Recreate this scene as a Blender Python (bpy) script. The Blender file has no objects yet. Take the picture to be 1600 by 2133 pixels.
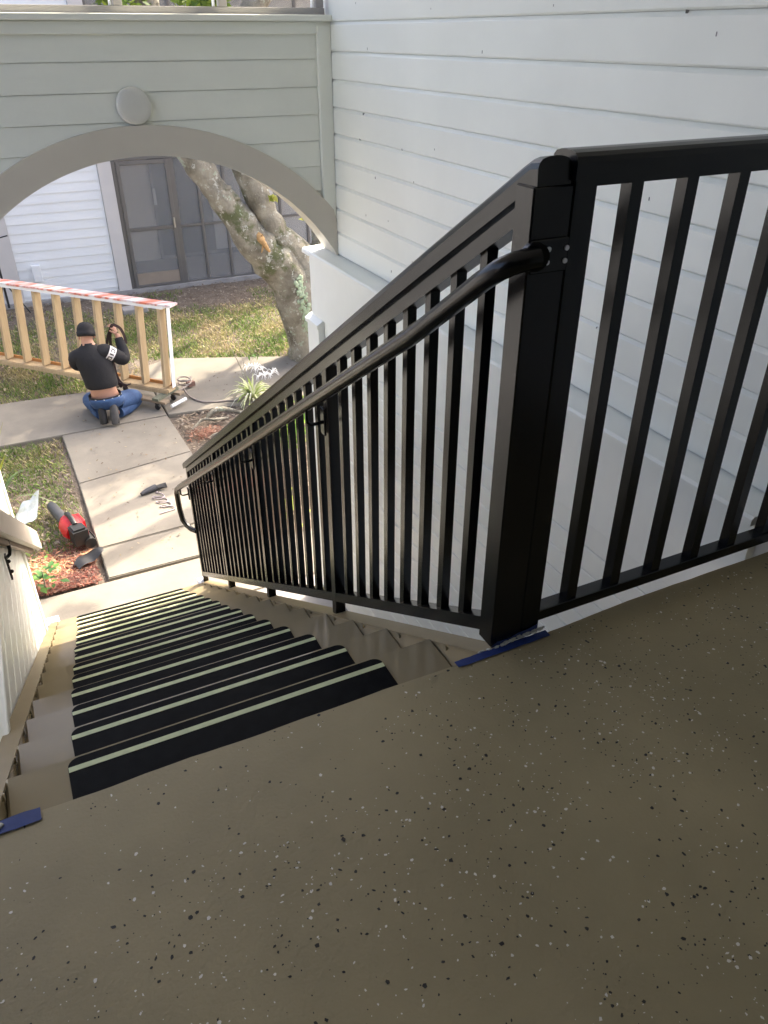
import bpy, bmesh, math, random
import numpy as np
from mathutils import Vector, Matrix, noise
random.seed(7); rng = np.random.default_rng(7)
R_ = math.radians
sc = bpy.context.scene
C = sc.collection

# ------------------------------------------------------------------ camera
cam_d = bpy.data.cameras.new('camera'); cam = bpy.data.objects.new('camera', cam_d); C.objects.link(cam)
right = Vector((0.90041, -0.43503, -0.00137)); down = Vector((-0.23111, -0.47566, -0.84873)); fwd = Vector((0.36857, 0.76452, -0.52883))
m = Matrix((right, -down, -fwd)).transposed().to_4x4(); m.translation = (0, 0, 1.2789)
cam.matrix_world = m
cam_d.sensor_fit = 'VERTICAL'; cam_d.sensor_height = 36.0; cam_d.lens = 36.0 * 1598.25 / 2133.0
cam_d.clip_start = 0.02; cam_d.clip_end = 500
sc.camera = cam

# ------------------------------------------------------------------ world, sun, exposure
SUN_AZ, SUN_EL = 62.0, 43.0            # azimuth from +Y towards +X
w = bpy.data.worlds.new('World'); sc.world = w; w.use_nodes = True
nt = w.node_tree; bg = nt.nodes['Background']
sky = nt.nodes.new('ShaderNodeTexSky'); sky.sky_type = 'NISHITA'; sky.sun_disc = False
sky.sun_elevation = R_(SUN_EL); sky.sun_rotation = R_(SUN_AZ)
sky.air_density = 0.6; sky.dust_density = 6.0; sky.ozone_density = 0.0
nt.links.new(sky.outputs[0], bg.inputs[0]); bg.inputs[1].default_value = 0.15
sd = bpy.data.lights.new('sun', 'SUN'); sd.energy = 2.2; sd.angle = R_(0.55); sd.color = (1.0, 0.87, 0.69)
sun = bpy.data.objects.new('sun', sd); C.objects.link(sun)
S = Vector((math.sin(R_(SUN_AZ)) * math.cos(R_(SUN_EL)), math.cos(R_(SUN_AZ)) * math.cos(R_(SUN_EL)), math.sin(R_(SUN_EL))))
sun.rotation_euler = S.to_track_quat('Z', 'Y').to_euler(); sun.location = S * 40
sc.view_settings.view_transform = 'Standard'; sc.view_settings.look = 'None'
sc.view_settings.exposure = 2.42; sc.view_settings.gamma = 1.0; sc.view_settings.use_curve_mapping = False
sc.cycles.max_bounces = 10; sc.cycles.diffuse_bounces = 6; sc.cycles.glossy_bounces = 5
sc.cycles.transparent_max_bounces = 12

# ------------------------------------------------------------------ helpers
def tag(o, label=None, cat=None, group=None, kind=None):
    if label: o['label'] = label
    if cat: o['category'] = cat
    if group: o['group'] = group
    if kind: o['kind'] = kind
    return o

def thing(name, label, cat, loc, group=None):
    o = bpy.data.objects.new(name, None); C.objects.link(o); o.location = loc
    o.empty_display_size = 0.1
    return tag(o, label, cat, group)

def put(o, parent):
    """parent keeps world placement of o (its own location is in world space)"""
    if parent is not None:
        o.parent = parent
        p = parent; mat_ = Matrix.Identity(4)
        chain = []
        while p is not None: chain.append(p); p = p.parent
        for p in reversed(chain): mat_ = mat_ @ p.matrix_parent_inverse @ Matrix.LocRotScale(p.location, p.rotation_euler, p.scale)
        o.matrix_parent_inverse = mat_.inverted()
    return o

def inst(name, mesh, parent=None, loc=(0, 0, 0), rot=(0, 0, 0), scale=(1, 1, 1)):
    o = bpy.data.objects.new(name, mesh); C.objects.link(o)
    o.location = loc; o.rotation_euler = rot; o.scale = scale
    return put(o, parent)

class MB:
    def __init__(s): s.v = []; s.f = []; s.m = []; s.sm = []
    def add(s, vs, fs, mi=0, smooth=False):
        b = len(s.v); s.v += [tuple(q) for q in vs]
        for q in fs: s.f.append([b + i for i in q]); s.m.append(mi); s.sm.append(smooth)
        return s
    def box(s, x0, x1, y0, y1, z0, z1, mi=0, bev=0.0):
        if bev <= 0:
            vs = [(x, y, z) for x in (x0, x1) for y in (y0, y1) for z in (z0, z1)]
            return s.add(vs, [(0, 1, 3, 2), (4, 6, 7, 5), (0, 4, 5, 1), (2, 3, 7, 6), (0, 2, 6, 4), (1, 5, 7, 3)], mi)
        bm = bmesh.new(); bmesh.ops.create_cube(bm, size=1)
        for v in bm.verts: v.co = Vector(((x0 + x1) / 2 + v.co.x * (x1 - x0), (y0 + y1) / 2 + v.co.y * (y1 - y0), (z0 + z1) / 2 + v.co.z * (z1 - z0)))
        bmesh.ops.bevel(bm, geom=bm.edges[:], offset=bev, segments=1, affect='EDGES')
        bm.verts.index_update()
        s.add([v.co.copy() for v in bm.verts], [[v.index for v in f.verts] for f in bm.faces], mi); bm.free(); return s
    def obox(s, c, ax, ay, az, hx, hy, hz, mi=0):
        c = Vector(c); ax, ay, az = Vector(ax).normalized() * hx, Vector(ay).normalized() * hy, Vector(az).normalized() * hz
        vs = [c + a * ax + b * ay + d * az for a in (-1, 1) for b in (-1, 1) for d in (-1, 1)]
        return s.add(vs, [(0, 1, 3, 2), (4, 6, 7, 5), (0, 4, 5, 1), (2, 3, 7, 6), (0, 2, 6, 4), (1, 5, 7, 3)], mi)
    def prism(s, poly, fn, a, b, mi=0):
        n = len(poly); vs = [fn(p, a) for p in poly] + [fn(p, b) for p in poly]
        fs = [list(range(n))[::-1], list(range(n, 2 * n))] + [(i, (i + 1) % n, n + (i + 1) % n, n + i) for i in range(n)]
        return s.add(vs, fs, mi)
    def sweep(s, prof, path, up=(0, 0, 1), mi=0, smooth=False, caps=True, scale=None):
        """prof: (side, up) points, path: list of points"""
        path = [Vector(p) for p in path]; n = len(prof); vs = []; N = len(path)
        upv = Vector(up)
        for i, p in enumerate(path):
            t = (path[min(i + 1, N - 1)] - path[max(i - 1, 0)]).normalized()
            side = t.cross(upv)
            if side.length < 1e-4: side = t.cross(Vector((1, 0, 0)))
            side.normalize(); u = side.cross(t).normalized()
            k = scale[i] if scale else 1.0
            # mitre factor kept simple
            for (a, b) in prof: vs.append(p + side * (a * k) + u * (b * k))
        fs = []
        for i in range(N - 1):
            for j in range(n):
                a = i * n + j; b = i * n + (j + 1) % n
                fs.append((a, b, b + n, a + n))
        s.add(vs, fs, mi, smooth)
        if caps:
            e0 = s.v[len(s.v) - n * N:len(s.v) - n * N + n]; e1 = s.v[-n:]
            s.add(e0, [list(range(n))[::-1]], mi); s.add(e1, [list(range(n))], mi)
        return s
    def tube(s, path, rad, n=8, mi=0, caps=True, jitter=0.0):
        path = [Vector(p) for p in path]; N = len(path); vs = []
        if not isinstance(rad, (list, tuple)): rad = [rad] * N
        t0 = (path[1] - path[0]).normalized()
        ref = Vector((0, 0, 1)) if abs(t0.z) < 0.9 else Vector((1, 0, 0))
        side = t0.cross(ref).normalized()
        for i, p in enumerate(path):
            t = (path[min(i + 1, N - 1)] - path[max(i - 1, 0)]).normalized()
            side = (side - t * side.dot(t)).normalized(); u = t.cross(side)
            for j in range(n):
                a = 2 * math.pi * j / n; r = rad[i]
                q = p + (side * math.cos(a) + u * math.sin(a)) * r
                if jitter: q += (side * math.cos(a) + u * math.sin(a)) * r * jitter * noise.noise(q * (1.2 / max(r, .02)) * .35)
                vs.append(q)
        fs = [(i * n + j, i * n + (j + 1) % n, (i + 1) * n + (j + 1) % n, (i + 1) * n + j) for i in range(N - 1) for j in range(n)]
        s.add(vs, fs, mi, True)
        if caps:
            e0 = s.v[len(s.v) - n * N:len(s.v) - n * N + n]; e1 = s.v[-n:]
            s.add(e0, [list(range(n))[::-1]], mi); s.add(e1, [list(range(n))], mi)
        return s
    def ball(s, c, r, n=8, mi=0, sc_=(1, 1, 1), lump=0.0, seed=0.0):
        c = Vector(c); vs = []; fs = []; k = n // 2 + 1
        for i in range(k + 1):
            th = math.pi * i / k
            for j in range(n):
                ph = 2 * math.pi * j / n
                d = Vector((math.sin(th) * math.cos(ph), math.sin(th) * math.sin(ph), math.cos(th)))
                rr = r * (1 + lump * noise.noise(d * 2.2 + Vector((seed, seed * .7, 0))))
                vs.append(c + Vector((d.x * sc_[0], d.y * sc_[1], d.z * sc_[2])) * rr)
        for i in range(k):
            for j in range(n): fs.append((i * n + j, (i + 1) * n + j, (i + 1) * n + (j + 1) % n, i * n + (j + 1) % n))
        return s.add(vs, fs, mi, True)
    def mesh(s, name, mats):
        me = bpy.data.meshes.new(name); me.from_pydata([tuple(q) for q in s.v], [], s.f); me.update()
        for q in (mats if isinstance(mats, (list, tuple)) else [mats]): me.materials.append(q)
        me.polygons.foreach_set('material_index', s.m); me.polygons.foreach_set('use_smooth', s.sm)
        bm = bmesh.new(); bm.from_mesh(me); bmesh.ops.recalc_face_normals(bm, faces=bm.faces); bm.to_mesh(me); bm.free()
        return me
    def build(s, name, mats, parent=None): return inst(name, s.mesh(name, mats), parent)

def bulk(name, V, F4, mats, parent=None, mi=None, color=None):
    """quad soup straight from numpy arrays"""
    me = bpy.data.meshes.new(name); n = len(V); k = len(F4); q = F4.shape[1]
    me.vertices.add(n); me.vertices.foreach_set('co', np.asarray(V, np.float32).ravel())
    me.loops.add(k * q); me.loops.foreach_set('vertex_index', F4.astype(np.int32).ravel())
    me.polygons.add(k); me.polygons.foreach_set('loop_start', np.arange(0, k * q, q, dtype=np.int32))
    for x in (mats if isinstance(mats, (list, tuple)) else [mats]): me.materials.append(x)
    if mi is not None: me.polygons.foreach_set('material_index', np.asarray(mi, np.int32))
    if color is not None:
        a = me.color_attributes.new('tint', 'FLOAT_COLOR', 'POINT'); a.data.foreach_set('color', np.asarray(color, np.float32).ravel())
    me.update(calc_edges=True); me.validate()
    return inst(name, me, parent)

# ------------------------------------------------------------------ materials
def mat(name, col, rough=0.5, var=0.0, vscale=3.0, col2=None, bump=0.0, bscale=60.0, metal=0.0, coat=0.0, spec=0.5,
        rnd=0.0, detail=5.0, stretch=None, bdist=0.01, rvar=0.0, trans=0.0):
    M = bpy.data.materials.new(name); M.use_nodes = True; N = M.node_tree.nodes; L = M.node_tree.links
    b = N['Principled BSDF']
    b.inputs['Roughness'].default_value = rough; b.inputs['Metallic'].default_value = metal
    b.inputs['Coat Weight'].default_value = coat; b.inputs['Coat Roughness'].default_value = 0.06
    b.inputs['Specular IOR Level'].default_value = spec
    if trans: b.inputs['Transmission Weight'].default_value = trans
    tc = N.new('ShaderNodeTexCoord'); src = tc.outputs['Object']
    if stretch:
        mp = N.new('ShaderNodeMapping'); mp.inputs['Scale'].default_value = stretch; L.new(src, mp.inputs[0]); src = mp.outputs[0]
    out = None
    c2 = col2 if col2 else tuple(c * (1 - var) for c in col)
    if var or col2:
        n = N.new('ShaderNodeTexNoise'); n.inputs['Scale'].default_value = vscale; n.inputs['Detail'].default_value = detail; n.inputs['Roughness'].default_value = .6
        L.new(src, n.inputs['Vector'])
        r = N.new('ShaderNodeValToRGB'); r.color_ramp.elements[0].position = .35; r.color_ramp.elements[1].position = .68
        r.color_ramp.elements[0].color = (*c2, 1); r.color_ramp.elements[1].color = (*col, 1)
        L.new(n.outputs['Fac'], r.inputs['Fac']); out = r.outputs['Color']
        if rvar:
            mr = N.new('ShaderNodeMapRange'); mr.inputs['To Min'].default_value = rough - rvar; mr.inputs['To Max'].default_value = rough + rvar
            L.new(n.outputs['Fac'], mr.inputs['Value']); L.new(mr.outputs[0], b.inputs['Roughness'])
    if rnd:
        oi = N.new('ShaderNodeObjectInfo'); h = N.new('ShaderNodeHueSaturation')
        mr = N.new('ShaderNodeMapRange'); mr.inputs['To Min'].default_value = 1 - rnd; mr.inputs['To Max'].default_value = 1 + rnd * .5
        L.new(oi.outputs['Random'], mr.inputs['Value']); L.new(mr.outputs[0], h.inputs['Value'])
        if out: L.new(out, h.inputs['Color'])
        else: h.inputs['Color'].default_value = (*col, 1)
        out = h.outputs['Color']
    if out: L.new(out, b.inputs['Base Color'])
    else: b.inputs['Base Color'].default_value = (*col, 1)
    if bump:
        n2 = N.new('ShaderNodeTexNoise'); n2.inputs['Scale'].default_value = bscale; n2.inputs['Detail'].default_value = 6
        L.new(src, n2.inputs['Vector'])
        bp = N.new('ShaderNodeBump'); bp.inputs['Strength'].default_value = bump; bp.inputs['Distance'].default_value = bdist
        L.new(n2.outputs['Fac'], bp.inputs['Height']); L.new(bp.outputs[0], b.inputs['Normal'])
    return M

def tint_mat(name, rough=0.7, trans=0.0, spec=0.3):
    M = bpy.data.materials.new(name); M.use_nodes = True; N = M.node_tree.nodes; L = M.node_tree.links
    b = N['Principled BSDF']; a = N.new('ShaderNodeAttribute'); a.attribute_name = 'tint'
    L.new(a.outputs['Color'], b.inputs['Base Color']); b.inputs['Roughness'].default_value = rough; b.inputs['Specular IOR Level'].default_value = spec
    if trans:
        t = N.new('ShaderNodeBsdfTranslucent'); L.new(a.outputs['Color'], t.inputs['Color'])
        x = N.new('ShaderNodeMixShader'); x.inputs[0].default_value = trans
        L.new(b.outputs[0], x.inputs[1]); L.new(t.outputs[0], x.inputs[2]); L.new(x.outputs[0], N['Material Output'].inputs[0])
    return M

white = mat('white_siding_paint', (.79, .82, .775), .36, .05, 2.2, bump=.05, bscale=35, rnd=.025, rvar=.06)
white2 = mat('white_trim_paint', (.79, .82, .78), .35, .05, 4, bump=.04, bscale=40)
house_w = mat('house_white_paint', (.84, .86, .86), .55, .04, 1.5, rnd=.03)
house_trim = mat('house_trim_paint', (.62, .60, .58), .55, .06, 3)
back_gray = mat('siding_groove_paint', (.74, .745, .73), .6)
taupe = mat('taupe_arch_paint', (.60, .565, .48), .5, .06, 3, bump=.06, bscale=25)
archw = mat('arch_siding_paint', (.84, .865, .775), .42, .05, 2.5, bump=.05, bscale=35, rnd=.03)
black = mat('black_powder_coat', (.003, .0032, .0036), .26, spec=.42)
matblk = mat('black_rubber_tread', (.0028, .0032, .0034), .5, .45, 22, col2=(.006, .0065, .007), bump=.35, bscale=420, bdist=.0010, spec=.06)
glow = mat('pale_green_glow_strip', (.55, .60, .34), .5, .16, 25, detail=8)
tan = mat('glossy_tan_stair_paint', (.275, .228, .142), .12, .07, 3, bump=.05, bscale=9, bdist=.01, rvar=.04, spec=.30)
tan2 = mat('tan_stringer_paint', (.33, .268, .165), .11, .07, 3, bump=.04, bscale=9, bdist=.01, spec=.30)
tan3 = mat('tan_flange_paint', (.24, .19, .11), .4, .10, 8, spec=.10)
steel = mat('screw_steel', (.55, .55, .55), .3, metal=1)
conc = mat('sidewalk_concrete', (.238, .218, .178), .85, .0, 2.2, col2=(.182, .166, .136), bump=.25, bscale=90, rnd=.06, bdist=.004, detail=10)
conc_g = mat('grey_concrete', (.36, .35, .335), .85, col2=(.26, .25, .24), vscale=4, bump=.3, bscale=60)
soil = mat('soil', (.20, .165, .13), .95, col2=(.13, .105, .08), vscale=7, bump=.9, bscale=40, bdist=.03, detail=12)
wood_tan = mat('primed_stud_wood', (.52, .40, .235), .6, col2=(.44, .32, .18), vscale=5, stretch=(9, 9, .7), bump=.1, bscale=40, rnd=.08)
wood_rail = mat('tan_painted_rail_wood', (.44, .40, .345), .45, .10, 4, stretch=(3, .5, 3), bump=.08, bscale=40)
wood_br = mat('brown_rail_wood', (.20, .115, .065), .5, .2, 4, stretch=(6, .6, 6))
blue = mat('blue_masking_tape', (.012, .035, .17), .55, .25, 30, bump=.4, bscale=60, bdist=.003)
smear = mat('grey_white_paint_smear', (.56, .56, .52), .6, .25, 60, bump=.9, bscale=120, bdist=.006)
alum = mat('bronze_aluminium', (.17, .165, .16), .42, .1, 5, metal=.35)
lan_w = mat('lanai_wall_paint', (.78, .76, .72), .7, .04, 1.2)
glassd = mat('sliding_door_glass', (.05, .055, .06), .08, spec=.6)
curt = mat('pale_curtain', (.55, .56, .56), .7, .15, 4, stretch=(14, 14, .3))
lanf = mat('lanai_floor', (.22, .21, .20), .6, .15, 3)
ceil = mat('ceiling_paint', (.80, .81, .80), .7, .04, 1)
wall_dk = mat('corridor_wall_paint', (.13, .125, .115), .7, .05, 1)

# screen mesh (fine insect screen: partly see-through)
screen = bpy.data.materials.new('insect_screen'); screen.use_nodes = True
_n = screen.node_tree.nodes; _l = screen.node_tree.links
_t = _n.new('ShaderNodeBsdfTransparent'); _mx = _n.new('ShaderNodeMixShader'); _mx.inputs[0].default_value = .42
_n['Principled BSDF'].inputs['Base Color'].default_value = (.27, .28, .285, 1); _n['Principled BSDF'].inputs['Roughness'].default_value = .6
_l.new(_t.outputs[0], _mx.inputs[1]); _l.new(_n['Principled BSDF'].outputs[0], _mx.inputs[2]); _l.new(_mx.outputs[0], _n['Material Output'].inputs[0])

# bark with lichen
bark = bpy.data.materials.new('lichen_bark'); bark.use_nodes = True
_n = bark.node_tree.nodes; _l = bark.node_tree.links; _b = _n['Principled BSDF']; _b.inputs['Roughness'].default_value = .9
_tc = _n.new('ShaderNodeTexCoord')
def _noise(scale, det=6, rough=.6):
    q = _n.new('ShaderNodeTexNoise'); q.inputs['Scale'].default_value = scale; q.inputs['Detail'].default_value = det; q.inputs['Roughness'].default_value = rough
    _l.new(_tc.outputs['Object'], q.inputs['Vector']); return q.outputs['Fac']
def _ramp(src, p0, p1, c0=(0, 0, 0), c1=(1, 1, 1)):
    q = _n.new('ShaderNodeValToRGB'); q.color_ramp.elements[0].position = p0; q.color_ramp.elements[1].position = p1
    q.color_ramp.elements[0].color = (*c0, 1); q.color_ramp.elements[1].color = (*c1, 1); _l.new(src, q.inputs[0]); return q.outputs[0]
def _mix(f, a, b):
    q = _n.new('ShaderNodeMix'); q.data_type = 'RGBA'; _l.new(f, q.inputs[0])
    for s_, v in ((q.inputs[6], a), (q.inputs[7], b)):
        if isinstance(v, tuple): s_.default_value = (*v, 1)
        else: _l.new(v, s_)
    return q.outputs[2]
c_ = _ramp(_noise(3.5, 10), .35, .68, (.16, .145, .105), (.46, .43, .34))
c_ = _mix(_ramp(_noise(1.9, 8, .7), .55, .62), c_, (.13, .145, .065))           # moss
c_ = _mix(_ramp(_noise(13, 6, .75), .58, .61), c_, (.56, .56, .48))             # small lichen spots
c_ = _mix(_ramp(_noise(5.0, 9, .75), .60, .62), c_, (.42, .47, .36))           # larger pale green lichen
_l.new(c_, _b.inputs['Base Color'])
_bp = _n.new('ShaderNodeBump'); _bp.inputs['Strength'].default_value = 1.0; _bp.inputs['Distance'].default_value = .05
_l.new(_noise(22, 9, .7), _bp.inputs['Height']); _l.new(_bp.outputs[0], _b.inputs['Normal'])
wound = mat('torn_branch_wood', (.55, .33, .13), .7, .4, 30, bump=.6, bscale=60)
lich = mat('pale_green_lichen', (.30, .40, .25), .95, col2=(.40, .47, .34), vscale=30, bump=.8, bscale=50)

# landing floor epoxy
floor_m = mat('brown_epoxy_floor', (.35, .288, .160), .52, col2=(.27, .222, .122), vscale=2.3, bump=.42, bscale=120, bdist=.003, detail=9, rvar=.08, spec=.4)
chip_w = mat('white_paint_chip', (.68, .64, .56), .5); chip_b = mat('black_paint_chip', (.012, .011, .010), .45)

# ------------------------------------------------------------------ dimensions
E = 1.161; T = 0.2794; RZ = 0.17533; G = -15 * RZ          # landing edge, tread, rise, ground level
SL = RZ / T
def zs(y, off=0.0): return off - SL * (y - E)               # height of the nosing line (+off) at y
YA0, YA1 = 4.60, 4.78                                       # arch wall
XR, XL, XLED = 1.89, -0.335, 1.80                           # right wall, left wall, right ledge front
PITCH = 0.1365

# ------------------------------------------------------------------ ground
def gx(x, y): return 0.03 * noise.noise(Vector((x * .7, y * .7, 0))) + .012 * noise.noise(Vector((x * 3, y * 3, 4)))
xs = np.concatenate([[-300, -80, -20], np.linspace(-6, 12, 73), [20, 80, 300]]); ys = np.concatenate([[-300, -60, -10, 0, 4], np.linspace(4.8, 14.6, 50), [20, 80, 300]])
V = [(x, y, G - .045 + (gx(x, y) if 4.8 < y < 14.6 else 0)) for y in ys for x in xs]; nx = len(xs)
F = np.array([(j * nx + i, j * nx + i + 1, (j + 1) * nx + i + 1, (j + 1) * nx + i) for j in range(len(ys) - 1) for i in range(nx - 1)])
g = bulk('ground', np.array(V), F, soil); tag(g, kind='structure')
for p_ in g.data.polygons: p_.use_smooth = True

# sidewalk: base + slabs
sw = MB().box(.16, 1.34, 5.75, 8.7, G - .12, G - .06).build('sidewalk', conc_g); tag(sw, kind='structure')
def slab(poly, top=0.0):
    bm = bmesh.new(); vs = [bm.verts.new((x, y, G + top)) for x, y in poly]; f = bm.faces.new(vs)
    r = bmesh.ops.extrude_face_region(bm, geom=[f]); 
    for v in r['geom']:
        if isinstance(v, bmesh.types.BMVert): v.co.z -= .11
    bmesh.ops.recalc_face_normals(bm, faces=bm.faces)
    bmesh.ops.bevel(bm, geom=[e for e in bm.edges if all(abs(v.co.z - G - top) < 1e-4 for v in e.verts)], offset=.008, segments=2, affect='EDGES')
    me = bpy.data.meshes.new('slab'); bm.to_mesh(me); bm.free(); me.materials.append(conc)
    return inst('slab', me, sw)
slab([(-.46, 5.02), (2.4, 5.02), (2.4, 5.70), (-.46, 5.66)])
slab([(.165, 5.715), (1.36, 5.715), (1.36, 6.26), (.16, 6.20)], .001)
slab([(.16, 6.212), (1.36, 6.272), (1.36, 7.72), (.15, 7.50)], .002)
slab([(.15, 7.512), (1.36, 7.732), (1.33, 8.78), (.12, 8.76)])
slab([(-4.5, 8.76), (.118, 8.77), (1.33, 8.79), (1.33, 9.9), (-.3, 10.02), (-4.5, 10.1)], .002)
slab([(1.345, 8.80), (2.50, 8.66), (4.2, 8.30), (6.0, 7.9), (6.4, 9.2), (3.5, 9.97), (1.75, 10.72), (1.345, 10.5)], .001)

# concrete floor under the stair bay
sb = MB().box(XL - .1, 2.2, -3, 5.01, G - .1, G - .004).build('stairwell_floor', conc_g); tag(sb, kind='structure')

# ------------------------------------------------------------------ landing floor + flecks
xe = np.linspace(-3.2, 1.86, 160)
front = [(x, E - .002 + .0035 * noise.noise(Vector((x * 6, 0, 0))) + .0018 * noise.noise(Vector((x * 23, 1, 0))) + (.012 * max(0, min(1, (x - 1.0) / .3)) if x > 1 else 0)) for x in xe]
bm = bmesh.new(); pts = [(-3.2, -3.0), (1.86, -3.0)] + front[::-1]
f = bm.faces.new([bm.verts.new((x, y, 0)) for x, y in pts])
r = bmesh.ops.extrude_face_region(bm, geom=[f])
for v in r['geom']:
    if isinstance(v, bmesh.types.BMVert): v.co.z -= .16
bmesh.ops.recalc_face_normals(bm, faces=bm.faces)
ed = [e for e in bm.edges if all(abs(v.co.z) < 1e-5 and v.co.y > 1 for v in e.verts) and abs(e.verts[0].co.x - e.verts[1].co.x) < .2 and not (abs(e.verts[0].co.x) > 1.85 and abs(e.verts[1].co.x) > 1.85)]
bmesh.ops.bevel(bm, geom=ed, offset=.007, segments=3, affect='EDGES')
me = bpy.data.meshes.new('landing_floor'); bm.to_mesh(me); bm.free(); me.materials.append(floor_m)
lf = inst('landing_floor', me); tag(lf, kind='structure')

def flecks(name, n, mm, smin, smax, seed):
    r_ = np.random.default_rng(seed); vs = []; fs = []; cnt = 0
    while cnt < n:
        x, y = r_.uniform(-.7, 1.86), r_.uniform(.2, E - .015)
        d = .62 + .8 * noise.noise(Vector((x * 3.1, y * 3.1, 0))) + .5 * noise.noise(Vector((x * 9, y * 9, 3)))
        if x < .5 and y > .9: d *= .35
        if r_.random() > max(.08, d): continue
        s_ = smin * (smax / smin) ** (r_.random() ** 1.7); k = int(r_.integers(4, 7)); a0 = r_.uniform(0, 6.28); el = r_.uniform(.45, 1)
        b = len(vs); z = .0006 + .0006 * r_.random()
        for j in range(k):
            a = a0 + 6.283 * j / k + r_.uniform(-.3, .3); q = s_ * r_.uniform(.65, 1.1)
            px, py = math.cos(a) * q, math.sin(a) * q * el
            vs.append((x + px * math.cos(a0) - py * math.sin(a0), y + px * math.sin(a0) + py * math.cos(a0), z))
        fs.append(list(range(b, b + k))); cnt += 1
    me = bpy.data.meshes.new(name); me.from_pydata(vs, [], fs); me.materials.append(mm); me.update()
    o = inst(name, me, lf); o['kind'] = 'stuff'
flecks('white_flecks', 2300, chip_w, .0012, .0048, 3)
flecks('black_flecks', 2500, chip_b, .0014, .0053, 5)

# ------------------------------------------------------------------ staircase
st = thing('staircase', 'tan painted straight staircase with black non-slip treads and pale green strips', 'stairs', (.28, E, 0))
tread_me = MB()
tread_me.box(-.277, .838, -T - .02, -.0, -.045, 0.0, bev=.006)
tread_me.box(-.277, .838, -.03, -.018, -RZ - .04, -.046)      # riser under the nosing
tread_me = tread_me.mesh('tread', tan)
def mat_mesh():
    bm = bmesh.new(); x0, x1 = -.14, .674; y1 = -.011; y0 = -T - .004; r0 = .026
    pl = [(x0, y0), (x1, y0)] + [(x1 - r0 + r0 * math.cos(a), y1 - r0 + r0 * math.sin(a)) for a in np.linspace(0, math.pi / 2, 6)] + [(x0 + r0 + r0 * math.cos(a), y1 - r0 + r0 * math.sin(a)) for a in np.linspace(math.pi / 2, math.pi, 6)]
    return MB().prism(pl, lambda p, a: (p[0], p[1], a), .0005, .004).mesh('tread_mat', matblk)
matm = mat_mesh()
glm = MB().box(-.139, .673, -.051, -.036, .0042, .0050).mesh('glow_strip', glow)
boltm = MB().tube([(0, 0, 0), (.007, 0, 0)], .009, 8).mesh('bolt', tan)
wearm = mat('worn_strip_spot', (.60, .60, .50), .6, .3, 40)
for k in range(1, 15):
    y = E + k * T; z = -k * RZ
    t = inst('tread', tread_me, st, (0, y, z))
    jx, jy = random.uniform(-.006, .006), random.uniform(-.004, .002)
    inst('tread_mat', matm, t, (jx, y + jy, z)); inst('glow_strip', glm, t, (jx, y + jy, z))
def stringer(x0, x1, xf0, xf1):
    """web x0..x1, top flange xf0..xf1"""
    mb = MB(); ya, yb = E - .0, 5.20
    web = [(ya, zs(ya, -.012)), (yb, zs(yb, -.012)), (yb + .0, G + .005), (4.70, G + .005), (ya, zs(ya, -.42))]
    mb.prism(web, lambda p, a: (a, p[0], p[1]), x0, x1)
    fl = [(ya, zs(ya, -.012)), (yb + .03, zs(yb + .03, -.012)), (yb + .03, zs(yb + .03, -.020)), (ya, zs(ya, -.020))]
    o = mb.build('stringer', tan2, st)
    MB().prism(fl, lambda p, a: (a, p[0], p[1] + .001), xf0, xf1).build('top_flange', tan3, o)
    return o
s1 = stringer(.840, .852, .838, .904); s2 = stringer(-.292, -.280, -.332, -.276)
for k in range(0, 14):
    y = E + k * T + .12; z = -(k + 1) * RZ
    inst('bolt', boltm, s1, (.840, y + .07, z + .035), (0, 0, math.pi)); inst('bolt', boltm, s1, (.840, y - .02, z + .03), (0, 0, math.pi))
    inst('bolt', boltm, s2, (-.280, y + .07, z + .035)); inst('bolt', boltm, s2, (-.280, y - .02, z + .03))
plate = mat('sky_tinted_base_plate', (.62, .64, .70), .3, .1, 20)  # pale blue puts the sky's reflection into the plate colour
for xx in (-.31, .86): MB().box(xx - .045, xx + .045, 5.17, 5.27, G + .002, G + .09, bev=.006).build('base_plate', plate, st)

# ------------------------------------------------------------------ stair railing + handrail
sr = thing('stair_railing', 'black metal stair railing with slim balusters running down the open right side of the stairs', 'railing', (.88, 1.2, 0))
RX = .88
MB().box(.851, .937, 1.165, 1.222, .001, 1.0535, bev=.003).build('newel_post', black, sr)
capm = MB()
prof = [(-.036, 0), (-.036, .028), (-.033, .038), (-.026, .044), (-.012, .0475), (0, .048), (.012, .0475), (.026, .044), (.033, .038), (.036, .028), (.036, 0)]
# rounded newel top, continuing as top rail
yb = 5.235
MB().sweep(prof, [(.893, 1.166, 1.054), (.893, 1.180, 1.053), (.892, 1.200, zs(1.2, 1.120) - .055), (.889, 1.24, zs(1.24, 1.118) - .055), (RX, 1.5, zs(1.5, 1.116) - .056), (RX, yb, zs(yb, 1.112) - .056)], smooth=False).build('top_rail', black, sr)
MB().sweep([(-.021, -.03), (-.021, .0), (.021, .0), (.021, -.03)], [(RX, 1.22, zs(1.22, 1.110) - .058), (RX, yb - .01, zs(yb - .01, 1.110) - .058)]).build('rail_channel', black, sr)
MB().sweep([(-.02, -.018), (-.02, .018), (.02, .018), (.02, -.018)], [(RX, 1.222, zs(1.222, .072)), (RX, 5.21, zs(5.21, .072))]).build('bottom_rail', black, sr)
posts = [2.24, 3.225, 4.215, 5.21]
pm = MB().box(-.0205, .0205, -.0205, .0205, 0, 1.05, bev=.002).mesh('post', black)
for y in posts:
    inst('post', pm, sr, (RX, y, zs(y, -.012) - .006))
bl = MB().box(-.0126, .0126, -.0126, .0126, 0, .955).mesh('baluster', black)
lim = [1.222] + posts
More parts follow.
